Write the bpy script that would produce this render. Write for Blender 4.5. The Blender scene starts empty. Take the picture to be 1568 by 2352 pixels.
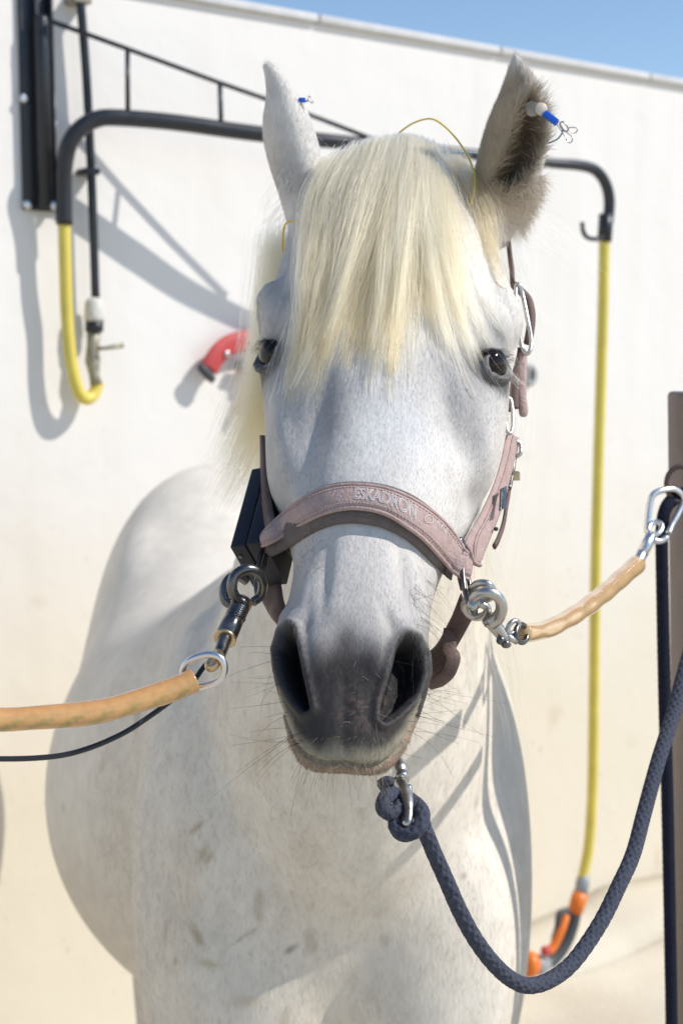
import bpy, bmesh, math, random
import numpy as np
from mathutils import Vector
from mathutils.bvhtree import BVHTree

random.seed(7)
RNG = np.random.default_rng(7)
S = bpy.context.scene
COL = S.collection
rad = math.radians

# ------------------------------------------------------------------ camera
H, PITCH, F = 1.8, rad(6.57), 3267.0
CAM = np.array([0.0, 0.0, H])
FW = np.array([0, math.cos(PITCH), -math.sin(PITCH)])
UP = np.array([0, math.sin(PITCH), math.cos(PITCH)])
RT = np.array([1.0, 0, 0])
cam = bpy.data.cameras.new('camera')
cam.sensor_fit = 'VERTICAL'
cam.sensor_height, cam.sensor_width = 36.0, 24.0
cam.lens = 50.0
cam.clip_start, cam.clip_end = 0.05, 3000
cam.dof.use_dof = True
cam.dof.focus_distance = 1.13
cam.dof.aperture_fstop = 8.0
camo = bpy.data.objects.new('camera', cam)
COL.objects.link(camo)
camo.location = (0, 0, H)
camo.rotation_euler = (math.pi / 2 - PITCH, 0, 0)
S.camera = camo

# ------------------------------------------------------------------ light
SUN_AZ, SUN_EL = 83.0, 44.0          # degrees to the right of the camera axis (behind it), height
w = bpy.data.worlds.new('World')
S.world = w
w.use_nodes = True
nt = w.node_tree
bg = nt.nodes['Background']
sky = nt.nodes.new('ShaderNodeTexSky')
sky.sky_type = 'NISHITA'
sky.sun_disc = False
sky.sun_elevation = rad(SUN_EL)
sky.sun_rotation = rad(180 - SUN_AZ)
sky.air_density, sky.dust_density, sky.ozone_density = 1.0, 0.1, 3.0
nt.links.new(sky.outputs[0], bg.inputs[0])
bg.inputs[1].default_value = 0.15
sl = bpy.data.lights.new('sun', 'SUN')
sl.energy = 4.3
sl.angle = rad(0.55)
sl.color = (1.0, 0.96, 0.90)
so = bpy.data.objects.new('sun', sl)
COL.objects.link(so)
sd = Vector((math.sin(rad(SUN_AZ)) * math.cos(rad(SUN_EL)), -math.cos(rad(SUN_AZ)) * math.cos(rad(SUN_EL)), math.sin(rad(SUN_EL))))
so.rotation_euler = sd.to_track_quat('Z', 'Y').to_euler()
so.location = (2, -2, 5)
S.view_settings.view_transform = 'Standard'
S.view_settings.look = 'None'
S.view_settings.gamma = 1
S.view_settings.exposure = 0.02
S.view_settings.use_curve_mapping = False
S.cycles.max_bounces = 14
S.cycles.diffuse_bounces = 10
S.cycles.transparent_max_bounces = 12

# ------------------------------------------------------------------ helpers
def P(px, py, d):
    """world point seen at photo position (px,py of 1568x2352) at a distance d along the lens axis"""
    return CAM + RT * ((px - 784) / F * d) + UP * ((1176 - py) / F * d) + FW * d
def PP(lst):
    return np.array([P(*t) for t in lst])
def proj(V):
    R = np.asarray(V) - CAM
    d = R @ FW
    return 784 + (R @ RT) / d * F, 1176 - (R @ UP) / d * F, d
def nrm(v):
    v = np.asarray(v, float)
    return v / (np.linalg.norm(v, axis=-1, keepdims=True) + 1e-12)

ORG = {}
def thing(name, label, cat, loc, group=None):
    o = bpy.data.objects.new(name, None)
    COL.objects.link(o)
    o.location = loc
    o.empty_display_size = 0.05
    o['label'] = label
    o['category'] = cat
    if group: o['group'] = group
    ORG[o.name] = np.array(loc, float)
    return o
def smooth_mesh(me):
    me.polygons.foreach_set('use_smooth', np.ones(len(me.polygons), bool))
def raw_mesh(name, V, Fc, smooth=True):
    me = bpy.data.meshes.new(name)
    V = np.asarray(V, float)
    if isinstance(Fc, np.ndarray):
        n, k = Fc.shape
        me.vertices.add(len(V)); me.vertices.foreach_set('co', V.ravel().astype(np.float32))
        me.loops.add(n * k); me.loops.foreach_set('vertex_index', Fc.ravel().astype(np.int32))
        me.polygons.add(n); me.polygons.foreach_set('loop_start', np.arange(0, n * k, k, dtype=np.int32))
        me.update(calc_edges=True)
    else:
        me.from_pydata(V.tolist(), [], [list(f) for f in Fc])
        me.update()
    if smooth: smooth_mesh(me)
    return me
def mk(name, VF, mat, parent=None, label=None, cat=None, group=None, kind=None, smooth=True, loc=None):
    """one mesh object; VF = (verts in world space, faces)"""
    V, Fc = VF
    V = np.asarray(V, float)
    if parent is not None:
        L = ORG[parent.name]
    elif loc is not None:
        L = np.array(loc, float)
    else:
        L = V.mean(0)
    me = raw_mesh(name, V - L, Fc, smooth)
    o = bpy.data.objects.new(name, me)
    COL.objects.link(o)
    if parent is not None:
        o.parent = parent
    else:
        o.location = L
    ORG[o.name] = L
    if mat: me.materials.append(mat)
    if label: o['label'] = label
    if cat: o['category'] = cat
    if group: o['group'] = group
    if kind: o['kind'] = kind
    return o
def set_col(me, C):
    a = me.color_attributes.new('Col', 'FLOAT_COLOR', 'POINT')
    C = np.concatenate([C, np.ones((len(C), 1))], 1).astype(np.float32)
    a.data.foreach_set('color', C.ravel())

def join(*parts):
    V, Fc, o = [], [], 0
    for v, f in parts:
        v = np.asarray(v, float)
        V.append(v)
        Fc += [tuple(int(i) + o for i in q) for q in f]
        o += len(v)
    return np.concatenate(V), Fc

def catmull(pts, n, closed=False):
    p = np.asarray(pts, float)
    m = len(p)
    if closed:
        q = np.concatenate([p[-1:], p, p[:2]]); segs = m
    else:
        q = np.concatenate([2 * p[:1] - p[1:2], p, 2 * p[-1:] - p[-2:-1]]); segs = m - 1
    t = np.linspace(0, segs, n, endpoint=not closed)
    i = np.minimum(t.astype(int), segs - 1)
    u = (t - i)[:, None]
    a, b, c, d = q[i], q[i + 1], q[i + 2], q[i + 3]
    return 0.5 * ((2 * b) + (-a + c) * u + (2 * a - 5 * b + 4 * c - d) * u ** 2 + (-a + 3 * b - 3 * c + d) * u ** 3)
def resample(p, n):
    p = np.asarray(p, float)
    s = np.concatenate([[0], np.cumsum(np.linalg.norm(np.diff(p, axis=0), axis=1))])
    t = np.linspace(0, s[-1], n)
    return np.stack([np.interp(t, s, p[:, k]) for k in range(p.shape[1])], 1)
def frames(p, closed=False):
    t = nrm(np.gradient(p, axis=0))
    if closed:
        t = nrm(np.roll(p, -1, 0) - np.roll(p, 1, 0))
    u0 = np.array([0, 0, 1.0]) if abs(t[0][2]) < 0.9 else np.array([1.0, 0, 0])
    N = [nrm(u0 - t[0] * (u0 @ t[0]))]
    for i in range(1, len(p)):
        v = N[-1] - t[i] * (N[-1] @ t[i])
        N.append(nrm(v))
    N = np.array(N)
    return t, N, np.cross(t, N)
def tube(p, r, seg=10, closed=False, caps=True, braid=None, flat=1.0):
    p = np.asarray(p, float)
    n = len(p)
    t, N, B = frames(p, closed)
    r = np.broadcast_to(np.asarray(r, float), (n,))
    th = np.linspace(0, 2 * math.pi, seg, endpoint=False)
    rr = np.repeat(r[:, None], seg, 1)
    if braid:
        s = np.concatenate([[0], np.cumsum(np.linalg.norm(np.diff(p, axis=0), axis=1))])[:, None]
        k, pitch, amp = braid
        a = np.sin(k * th[None] + 2 * math.pi * s / pitch)
        b = np.sin(k * th[None] - 2 * math.pi * s / pitch)
        rr = rr * (1 + amp * (np.maximum(a, b) - 0.4))
    V = p[:, None] + rr[..., None] * (np.cos(th)[None, :, None] * N[:, None] + flat * np.sin(th)[None, :, None] * B[:, None])
    V = V.reshape(-1, 3)
    Fc = []
    m = n if closed else n - 1
    for i in range(m):
        i2 = (i + 1) % n
        for j in range(seg):
            j2 = (j + 1) % seg
            Fc.append((i * seg + j, i * seg + j2, i2 * seg + j2, i2 * seg + j))
    if caps and not closed:
        V = np.concatenate([V, p[:1], p[-1:]])
        c0, c1 = n * seg, n * seg + 1
        for j in range(seg):
            j2 = (j + 1) % seg
            Fc.append((c0, j2, j)); Fc.append((c1, (n - 1) * seg + j, (n - 1) * seg + j2))
    return V, Fc
def ring_tube(c, u, v, a, b, r, n=40, seg=10, power=2.0):
    """closed loop: centre c, half axes a along u and b along v"""
    th = np.linspace(0, 2 * math.pi, n, endpoint=False)
    cs, sn = np.cos(th), np.sin(th)
    p = np.asarray(c)[None] + (np.sign(cs) * np.abs(cs) ** (2 / power))[:, None] * a * np.asarray(u)[None] + (np.sign(sn) * np.abs(sn) ** (2 / power))[:, None] * b * np.asarray(v)[None]
    return tube(p, r, seg, closed=True)
def box(c, ux, uy, uz, hx, hy, hz, bev=0.0):
    c = np.asarray(c, float)
    ax = [nrm(ux) * hx, nrm(uy) * hy, nrm(uz) * hz]
    bm = bmesh.new()
    vs = []
    for i in (-1, 1):
        for j in (-1, 1):
            for k in (-1, 1):
                vs.append(bm.verts.new((c + i * ax[0] + j * ax[1] + k * ax[2]).tolist()))
    for f in ((0, 1, 3, 2), (4, 6, 7, 5), (0, 4, 5, 1), (2, 3, 7, 6), (0, 2, 6, 4), (1, 5, 7, 3)):
        bm.faces.new([vs[i] for i in f])
    bmesh.ops.recalc_face_normals(bm, faces=bm.faces)
    if bev:
        bmesh.ops.bevel(bm, geom=bm.edges[:], offset=bev, segments=3, profile=0.5, affect='EDGES')
    bm.verts.index_update()
    out = (np.array([v.co[:] for v in bm.verts]), [tuple(v.index for v in f.verts) for f in bm.faces])
    bm.free()
    return out
def lathe(c, axis, prof, seg=24):
    """prof = [(distance along axis, radius)]"""
    ax = nrm(axis)
    p = np.array([np.asarray(c) + ax * d for d, r in prof])
    u = nrm(np.cross(ax, [0.3, 0.5, 0.81])); v = np.cross(ax, u)
    th = np.linspace(0, 2 * math.pi, seg, endpoint=False)
    V = (p[:, None] + np.array([r for d, r in prof])[:, None, None] * (np.cos(th)[None, :, None] * u + np.sin(th)[None, :, None] * v)).reshape(-1, 3)
    n = len(prof)
    Fc = [(i * seg + j, i * seg + (j + 1) % seg, (i + 1) * seg + (j + 1) % seg, (i + 1) * seg + j) for i in range(n - 1) for j in range(seg)]
    V = np.concatenate([V, p[:1], p[-1:]])
    for j in range(seg):
        Fc.append((n * seg, (j + 1) % seg, j)); Fc.append((n * seg + 1, (n - 1) * seg + j, (n - 1) * seg + (j + 1) % seg))
    return V, Fc
def loft(rings):
    R = np.asarray(rings)
    n, k = R.shape[:2]
    V = np.concatenate([R.reshape(-1, 3), R[0].mean(0)[None], R[-1].mean(0)[None]])
    Fc = []
    for i in range(n - 1):
        for j in range(k):
            j2 = (j + 1) % k
            Fc.append((i * k + j, i * k + j2, (i + 1) * k + j2, (i + 1) * k + j))
    for j in range(k):
        j2 = (j + 1) % k
        Fc.append((n * k, j2, j)); Fc.append((n * k + 1, (n - 1) * k + j, (n - 1) * k + j2))
    return V, Fc
def ellipsoid(c, axes, rads, n=18, k=24):
    A = np.array([nrm(a) for a in axes])
    ph = np.linspace(0.02, math.pi - 0.02, n)
    th = np.linspace(0, 2 * math.pi, k, endpoint=False)
    rings = [[np.asarray(c) + A[0] * rads[0] * math.cos(p) + A[1] * rads[1] * math.sin(p) * math.cos(t) + A[2] * rads[2] * math.sin(p) * math.sin(t) for t in th] for p in ph]
    return loft(rings)

def vnoise(X, scale, seed=0):
    """smooth 3D value noise in 0..1"""
    X = np.asarray(X) * scale + seed * 17.31
    i = np.floor(X).astype(np.int64)
    f = X - i
    f = f * f * (3 - 2 * f)
    def h(a):
        n = a[:, 0] * 374761393 + a[:, 1] * 668265263 + a[:, 2] * 1274126177
        n = (n ^ (n >> 13)) * 1274126177
        n = n & 0x7fffffff
        n = (n ^ (n >> 16)) & 0xffff
        return n / 65535.0
    out = np.zeros(len(X))
    for dx in (0, 1):
        for dy in (0, 1):
            for dz in (0, 1):
                wgt = (f[:, 0] if dx else 1 - f[:, 0]) * (f[:, 1] if dy else 1 - f[:, 1]) * (f[:, 2] if dz else 1 - f[:, 2])
                out += wgt * h(i + np.array([dx, dy, dz]))
    return out
def sstep(a, b, x):
    t = np.clip((x - a) / (b - a), 0, 1)
    return t * t * (3 - 2 * t)
def poly_dist(px, py, poly):
    """signed distance in px, negative inside"""
    poly = np.asarray(poly, float)
    d = np.full(len(px), 1e9)
    ins = np.zeros(len(px), bool)
    for k in range(len(poly)):
        a, b = poly[k], poly[(k + 1) % len(poly)]
        ab = b - a
        t = np.clip(((px - a[0]) * ab[0] + (py - a[1]) * ab[1]) / (ab @ ab), 0, 1)
        d = np.minimum(d, np.hypot(px - a[0] - t * ab[0], py - a[1] - t * ab[1]))
        c = ((a[1] > py) != (b[1] > py)) & (px < (b[0] - a[0]) * (py - a[1]) / (b[1] - a[1] + 1e-9) + a[0])
        ins ^= c
    return np.where(ins, -d, d)

# ------------------------------------------------------------------ materials
def material(name, col, rough=0.5, metal=0.0, spec=0.5, var=0.0, vscale=20, bump=0.0, bscale=200, stretch=(1, 1, 1), rvar=0.0, col2=None, sheen=0.0, coat=0.0, attr=False, trans=0.0, sss=0.0):
    m = bpy.data.materials.new(name)
    m.use_nodes = True
    n, L = m.node_tree.nodes, m.node_tree.links
    b = n['Principled BSDF']
    b.inputs['Roughness'].default_value = rough
    b.inputs['Metallic'].default_value = metal
    b.inputs['Specular IOR Level'].default_value = spec
    b.inputs['Sheen Weight'].default_value = sheen
    b.inputs['Coat Weight'].default_value = coat
    if trans:
        b.inputs['Transmission Weight'].default_value = trans
    if sss:
        b.inputs['Subsurface Weight'].default_value = sss
        b.inputs['Subsurface Radius'].default_value = (0.012, 0.008, 0.005)
        b.inputs['Subsurface Scale'].default_value = 1.0
    src = None
    if attr:
        a = n.new('ShaderNodeVertexColor'); a.layer_name = 'Col'
        src = a.outputs['Color']
    tc = n.new('ShaderNodeTexCoord')
    mp = n.new('ShaderNodeMapping')
    mp.inputs['Scale'].default_value = stretch
    L.new(tc.outputs['Object'], mp.inputs['Vector'])
    if var or rvar:
        t = n.new('ShaderNodeTexNoise')
        t.inputs['Scale'].default_value = vscale
        t.inputs['Detail'].default_value = 8
        t.inputs['Roughness'].default_value = 0.62
        L.new(mp.outputs['Vector'], t.inputs['Vector'])
        if rvar:
            r = n.new('ShaderNodeMapRange')
            r.inputs[1].default_value, r.inputs[2].default_value = 0.3, 0.7
            r.inputs[3].default_value, r.inputs[4].default_value = max(0, rough - rvar), min(1, rough + rvar)
            L.new(t.outputs['Fac'], r.inputs[0]); L.new(r.outputs[0], b.inputs['Roughness'])
        if var:
            r2 = n.new('ShaderNodeMapRange')
            r2.inputs[1].default_value, r2.inputs[2].default_value = 0.32, 0.68
            L.new(t.outputs['Fac'], r2.inputs[0])
            mx = n.new('ShaderNodeMix'); mx.data_type = 'RGBA'
            L.new(r2.outputs[0], mx.inputs[0])
            if src is not None:
                mul = n.new('ShaderNodeMix'); mul.data_type = 'RGBA'; mul.blend_type = 'MULTIPLY'
                mul.inputs[0].default_value = 1.0
                mx.inputs[6].default_value = (1 - var,) * 3 + (1,)
                mx.inputs[7].default_value = (1 + var,) * 3 + (1,)
                L.new(src, mul.inputs[6]); L.new(mx.outputs[2], mul.inputs[7])
                src = mul.outputs[2]
            else:
                c2 = col2 or tuple(max(0, c * (1 - var)) for c in col)
                mx.inputs[6].default_value = tuple(c2) + (1,)
                mx.inputs[7].default_value = tuple(min(1, c * (1 + (0 if col2 else var * 0.5))) for c in col) + (1,)
                src = mx.outputs[2]
    if src is not None:
        L.new(src, b.inputs['Base Color'])
    else:
        b.inputs['Base Color'].default_value = tuple(col) + (1,)
    if bump:
        t2 = n.new('ShaderNodeTexNoise')
        t2.inputs['Scale'].default_value = bscale
        t2.inputs['Detail'].default_value = 4
        L.new(mp.outputs['Vector'], t2.inputs['Vector'])
        bp = n.new('ShaderNodeBump')
        bp.inputs['Strength'].default_value = min(1.0, bump)
        bp.inputs['Distance'].default_value = 0.002
        L.new(t2.outputs['Fac'], bp.inputs['Height'])
        L.new(bp.outputs['Normal'], b.inputs['Normal'])
    return m

def hair_material(name, col, rough, metal, spec, attr):
    m = material(name, col, rough, metal, spec, attr=True)
    n, L = m.node_tree.nodes, m.node_tree.links
    t = n.new('ShaderNodeBsdfTranslucent')
    a = n.new('ShaderNodeVertexColor'); a.layer_name = 'Col'
    L.new(a.outputs['Color'], t.inputs['Color'])
    mx = n.new('ShaderNodeMixShader'); mx.inputs[0].default_value = 0.7
    L.new(n['Principled BSDF'].outputs[0], mx.inputs[1]); L.new(t.outputs[0], mx.inputs[2])
    L.new(mx.outputs[0], n['Material Output'].inputs['Surface'])
    return m
def hair_bsdf(name):
    m = bpy.data.materials.new(name); m.use_nodes = True
    n, L = m.node_tree.nodes, m.node_tree.links
    for x in list(n):
        if x.type == 'BSDF_PRINCIPLED': n.remove(x)
    h = n.new('ShaderNodeBsdfHairPrincipled')
    h.parametrization = 'COLOR'
    a = n.new('ShaderNodeAttribute'); a.attribute_name = 'Col'
    L.new(a.outputs['Color'], h.inputs['Color'])
    h.inputs['Roughness'].default_value = 0.38
    h.inputs['Radial Roughness'].default_value = 0.55
    h.inputs['Random Roughness'].default_value = 0.2
    L.new(h.outputs[0], n['Material Output'].inputs['Surface'])
    return m
M = {}
M['hair'] = hair_bsdf('blond_horse_hair')
M['coat'] = material('horse_coat', (.6, .58, .55), 0.62, 0, 0.3, var=0.05, vscale=60, bump=0.35, bscale=260, stretch=(1, 1, .28), sheen=0.03, attr=True)
M['fur'] = material('short_fur', (.6, .58, .55), 0.55, 0, 0.35, attr=True)
M['blond'] = hair_material('blond_hair', (.7, .6, .4), 0.38, 0, 0.55, attr=True)
M['eye'] = material('dark_brown_eye', (.012, .007, .005), 0.10, 0, 0.28)
M['leather'] = material('dusty_pink_leather', (.47, .345, .315), 0.70, 0, 0.3, var=0.4, vscale=140, bump=0.6, bscale=420, col2=(.36, .25, .225), rvar=.15)
M['leather_dark'] = material('brown_strap_leather', (.13, .082, .068), 0.6, 0, 0.4, var=0.3, vscale=50, bump=0.35, bscale=500)
M['padding'] = material('taupe_mesh_padding', (.20, .165, .155), 0.9, 0, 0.1, var=0.15, vscale=120, bump=1.0, bscale=900)
M['stitch'] = material('pale_thread', (.45, .36, .33), 0.8)
M['print'] = material('silver_print', (.76, .70, .67), 0.6)
M['steel'] = material('worn_nickel', (.52, .50, .47), 0.34, 1.0, rvar=0.14, vscale=90, var=0.18)
M['gunmetal'] = material('dark_worn_steel', (.17, .165, .16), 0.30, 1.0, rvar=0.15, vscale=80, var=0.3)
M['brass'] = material('worn_brass_edge', (.55, .42, .26), 0.35, 1.0, rvar=0.1, vscale=90)
M['zinc'] = material('zinc_plated', (.70, .70, .70), 0.33, 1.0, rvar=0.12, vscale=70)
M['blackplastic'] = material('black_plastic_case', (.012, .013, .02), 0.5, 0, 0.4, rvar=0.08, vscale=200)
M['cable'] = material('black_rubber_cable', (.02, .022, .026), 0.42, 0, 0.5)
M['navy'] = material('navy_braided_rope', (.068, .074, .100), 0.85, 0, 0.15, var=0.35, vscale=260, bump=0.5, bscale=900)
M['navy_dark'] = material('dark_navy_webbing', (.016, .018, .032), 0.9, 0, 0.1, var=0.3, vscale=220, bump=0.5, bscale=900)
M['yellowwire'] = material('yellow_wire', (.72, .50, .03), 0.4)
M['tealwire'] = material('teal_wire', (.10, .30, .38), 0.4)
M['blueplastic'] = material('blue_plastic', (.015, .12, .62), 0.4)
M['disc'] = material('cream_magnet_disc', (.60, .52, .42), 0.45, var=0.1, vscale=200)
M['disc2'] = material('grey_pad', (.38, .34, .31), 0.55, var=0.1, vscale=200)
M['post'] = material('brown_painted_steel', (.105, .068, .058), 0.5, 0.2, 0.4, var=0.25, vscale=25, bump=0.2, bscale=120)
M['blacksteel'] = material('black_painted_steel', (.018, .020, .026), 0.38, 0, 0.5, rvar=0.1, vscale=30, var=0.2)
M['yellowhose'] = material('yellow_hose', (.68, .55, .10), 0.4, 0, 0.5, var=0.12, vscale=12)
M['grime'] = material('limescaled_brass', (.36, .33, .25), 0.6, 0.4, 0.4, var=0.4, vscale=60)
M['whitefit'] = material('white_plastic_fitting', (.6, .58, .52), 0.5, var=0.15, vscale=50)
M['red'] = material('red_plastic', (.50, .055, .055), 0.6, var=0.15, vscale=20)
M['greyp'] = material('grey_plastic', (.28, .29, .30), 0.4)
M['darkgrey'] = material('dark_grey_rubber', (.05, .055, .06), 0.6)
M['orange'] = material('orange_plastic', (.72, .17, .015), 0.4)
M['coping'] = material('grey_white_coping', (.62, .61, .60), 0.8, var=0.12, vscale=14, bump=0.4, bscale=60)

# ------------------------------------------------------------------ setting: wall, ground
W0 = P(0, 800, 3.1); W0[2] = 0
W1 = P(1568, 800, 4.5); W1[2] = 0
WU = nrm(W1 - W0)                       # along the wall, to the right and away
WN = np.array([WU[1], -WU[0], 0.0])     # out of the wall, towards the camera
def WP(px, py, h=0.0):
    """point at photo position (px,py) a height h in front of the wall's face"""
    dr = P(px, py, 1.0) - CAM
    q = W0 + WN * h
    return CAM + dr * (((q - CAM) @ WN) / (dr @ WN))
def wpt(u, z, h=0.0):
    return W0 + WU * u + WN * h + np.array([0, 0, z])

def wall_material():
    m = bpy.data.materials.new('whitewashed_plaster'); m.use_nodes = True
    n, L = m.node_tree.nodes, m.node_tree.links
    b = n['Principled BSDF']; b.inputs['Roughness'].default_value = 0.9; b.inputs['Specular IOR Level'].default_value = 0.15
    g = n.new('ShaderNodeNewGeometry')
    sp = n.new('ShaderNodeSeparateXYZ'); L.new(g.outputs['Position'], sp.inputs[0])
    no = n.new('ShaderNodeTexNoise'); no.inputs['Scale'].default_value = 1.6; no.inputs['Detail'].default_value = 7; no.inputs['Roughness'].default_value = 0.6
    L.new(g.outputs['Position'], no.inputs['Vector'])
    ad = n.new('ShaderNodeMath'); ad.operation = 'MULTIPLY_ADD'
    L.new(no.outputs['Fac'], ad.inputs[0]); ad.inputs[1].default_value = 0.9
    L.new(sp.outputs['Z'], ad.inputs[2])
    mr = n.new('ShaderNodeMapRange'); mr.interpolation_type = 'SMOOTHSTEP'
    mr.inputs[1].default_value, mr.inputs[2].default_value = 1.0, 2.35
    L.new(ad.outputs[0], mr.inputs[0])
    mx = n.new('ShaderNodeMix'); mx.data_type = 'RGBA'
    mx.inputs[6].default_value = (.70, .63, .505, 1); mx.inputs[7].default_value = (.775, .742, .70, 1)
    L.new(mr.outputs[0], mx.inputs[0])
    # rusty smudges
    n2 = n.new('ShaderNodeTexNoise'); n2.inputs['Scale'].default_value = 7; n2.inputs['Detail'].default_value = 5
    L.new(g.outputs['Position'], n2.inputs['Vector'])
    r2 = n.new('ShaderNodeMapRange'); r2.inputs[1].default_value, r2.inputs[2].default_value = .62, .80
    r2.inputs[4].default_value = 0.45
    L.new(n2.outputs['Fac'], r2.inputs[0])
    lo = n.new('ShaderNodeMapRange'); lo.inputs[1].default_value, lo.inputs[2].default_value = 1.9, 1.2
    L.new(sp.outputs['Z'], lo.inputs[0])
    ml = n.new('ShaderNodeMath'); ml.operation = 'MULTIPLY'
    L.new(r2.outputs[0], ml.inputs[0]); L.new(lo.outputs[0], ml.inputs[1])
    m2 = n.new('ShaderNodeMix'); m2.data_type = 'RGBA'; m2.inputs[7].default_value = (.50, .38, .25, 1)
    L.new(ml.outputs[0], m2.inputs[0]); L.new(mx.outputs[2], m2.inputs[6])
    n5 = n.new('ShaderNodeTexNoise'); n5.inputs['Scale'].default_value = 24; n5.inputs['Detail'].default_value = 3
    L.new(g.outputs['Position'], n5.inputs['Vector'])
    r5 = n.new('ShaderNodeMapRange'); r5.inputs[1].default_value, r5.inputs[2].default_value = .68, .78; r5.inputs[4].default_value = .5
    L.new(n5.outputs['Fac'], r5.inputs[0])
    l5 = n.new('ShaderNodeMath'); l5.operation = 'MULTIPLY'
    L.new(r5.outputs[0], l5.inputs[0]); L.new(lo.outputs[0], l5.inputs[1])
    m5 = n.new('ShaderNodeMix'); m5.data_type = 'RGBA'; m5.inputs[7].default_value = (.40, .30, .20, 1)
    L.new(l5.outputs[0], m5.inputs[0]); L.new(m2.outputs[2], m5.inputs[6])
    # drips and trowel marks
    mp = n.new('ShaderNodeMapping'); mp.inputs['Scale'].default_value = (9, 9, .7)
    L.new(g.outputs['Position'], mp.inputs['Vector'])
    n6 = n.new('ShaderNodeTexNoise'); n6.inputs['Scale'].default_value = 1.0; n6.inputs['Detail'].default_value = 6
    L.new(mp.outputs['Vector'], n6.inputs['Vector'])
    r6 = n.new('ShaderNodeMapRange'); r6.inputs[1].default_value, r6.inputs[2].default_value = .52, .75; r6.inputs[4].default_value = .16
    L.new(n6.outputs['Fac'], r6.inputs[0])
    m6 = n.new('ShaderNodeMix'); m6.data_type = 'RGBA'; m6.inputs[7].default_value = (.60, .53, .43, 1)
    L.new(r6.outputs[0], m6.inputs[0]); L.new(m5.outputs[2], m6.inputs[6])
    L.new(m6.outputs[2], b.inputs['Base Color'])
    n3 = n.new('ShaderNodeTexNoise'); n3.inputs['Scale'].default_value = 9; n3.inputs['Detail'].default_value = 10
    L.new(g.outputs['Position'], n3.inputs['Vector'])
    bp = n.new('ShaderNodeBump'); bp.inputs['Strength'].default_value = 0.35; bp.inputs['Distance'].default_value = 0.01
    L.new(n3.outputs['Fac'], bp.inputs['Height']); L.new(bp.outputs['Normal'], b.inputs['Normal'])
    return m
WH = 2.60
wall = thing('wall', 'long whitewashed plaster wall stained cream towards its foot, behind the horse', 'wall', wpt(1.0, 0))
def wall_block(u0, u1, z0, z1, h0, h1):
    c = wpt((u0 + u1) / 2, (z0 + z1) / 2, (h0 + h1) / 2)
    return box(c, WU, WN, [0, 0, 1], (u1 - u0) / 2, (h1 - h0) / 2, (z1 - z0) / 2)
mk('plaster_face', wall_block(-4, 9, -0.3, WH, -0.25, 0.0), wall_material(), wall, smooth=False)
u = -1.0
while u < 4.2:
    mk('coping_tile', box(wpt(u + 0.31, WH + 0.011, -0.122), WU, WN, [0, 0, 1], 0.307, 0.138, 0.010, 0.004), M['coping'], wall)
    u += 0.62

def ground_material():
    m = bpy.data.materials.new('pale_sandy_concrete'); m.use_nodes = True
    n, L = m.node_tree.nodes, m.node_tree.links
    b = n['Principled BSDF']; b.inputs['Roughness'].default_value = 0.95
    g = n.new('ShaderNodeNewGeometry')
    no = n.new('ShaderNodeTexNoise'); no.inputs['Scale'].default_value = 2.2; no.inputs['Detail'].default_value = 10
    L.new(g.outputs['Position'], no.inputs['Vector'])
    cr = n.new('ShaderNodeValToRGB')
    cr.color_ramp.elements[0].position, cr.color_ramp.elements[1].position = .3, .7
    cr.color_ramp.elements[0].color = (.50, .435, .335, 1); cr.color_ramp.elements[1].color = (.66, .60, .49, 1)
    L.new(no.outputs['Fac'], cr.inputs[0]); L.new(cr.outputs[0], b.inputs['Base Color'])
    n3 = n.new('ShaderNodeTexNoise'); n3.inputs['Scale'].default_value = 60; n3.inputs['Detail'].default_value = 6
    L.new(g.outputs['Position'], n3.inputs['Vector'])
    bp = n.new('ShaderNodeBump'); bp.inputs['Strength'].default_value = 0.5; bp.inputs['Distance'].default_value = 0.006
    L.new(n3.outputs['Fac'], bp.inputs['Height']); L.new(bp.outputs['Normal'], b.inputs['Normal'])
    return m
gm = ground_material()
g = mk('ground', (np.array([[-600, -600, 0], [600, -600, 0], [600, 600, 0], [-600, 600, 0]]), [(0, 1, 2, 3)]), gm, kind='structure', smooth=False, loc=(0, 0, 0))
# the low cement ledge along the foot of the wall
nu = 160
us = np.linspace(0.8, 6.5, nu)
rings = []
for i, uu in enumerate(us):
    k = 0.85 + 0.3 * vnoise(np.array([[uu, 0, 0]]), 2.3)[0]
    h = 0.05 + 0.015 * math.sin(uu * 7) + 0.02 * vnoise(np.array([[uu, 3, 0]]), 6)[0]
    rings.append([wpt(uu, -0.02, -0.01), wpt(uu, h + 0.03, -0.01), wpt(uu, h + 0.02, 0.07 * k), wpt(uu, h, 0.17 * k), wpt(uu, h * 0.45, 0.215 * k), wpt(uu, -0.02, 0.23 * k)])
mk('cement_ledge', loft(rings), gm, kind='structure', loc=wpt(2.2, 0))

# ------------------------------------------------------------------ the horse
def q(px, py, d):
    return P(px, py, d)
HA, HB = P(905, 420, 1.30), P(790, 1660, 1.0)
a_ = nrm(HB - HA)                                   # down the face
l_ = RT * .99 - UP * .06 - FW * .08
l_ = nrm(l_ - a_ * (l_ @ a_))                       # towards the viewer's right
n_ = np.cross(a_, l_)
if n_ @ FW > 0: n_ = -n_                            # out of the face
def HL(s, l, n):
    return HA + a_ * s + l_ * l + n_ * n
def local(V):
    R = np.asarray(V) - HA
    return R @ a_, R @ l_, R @ n_

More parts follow.
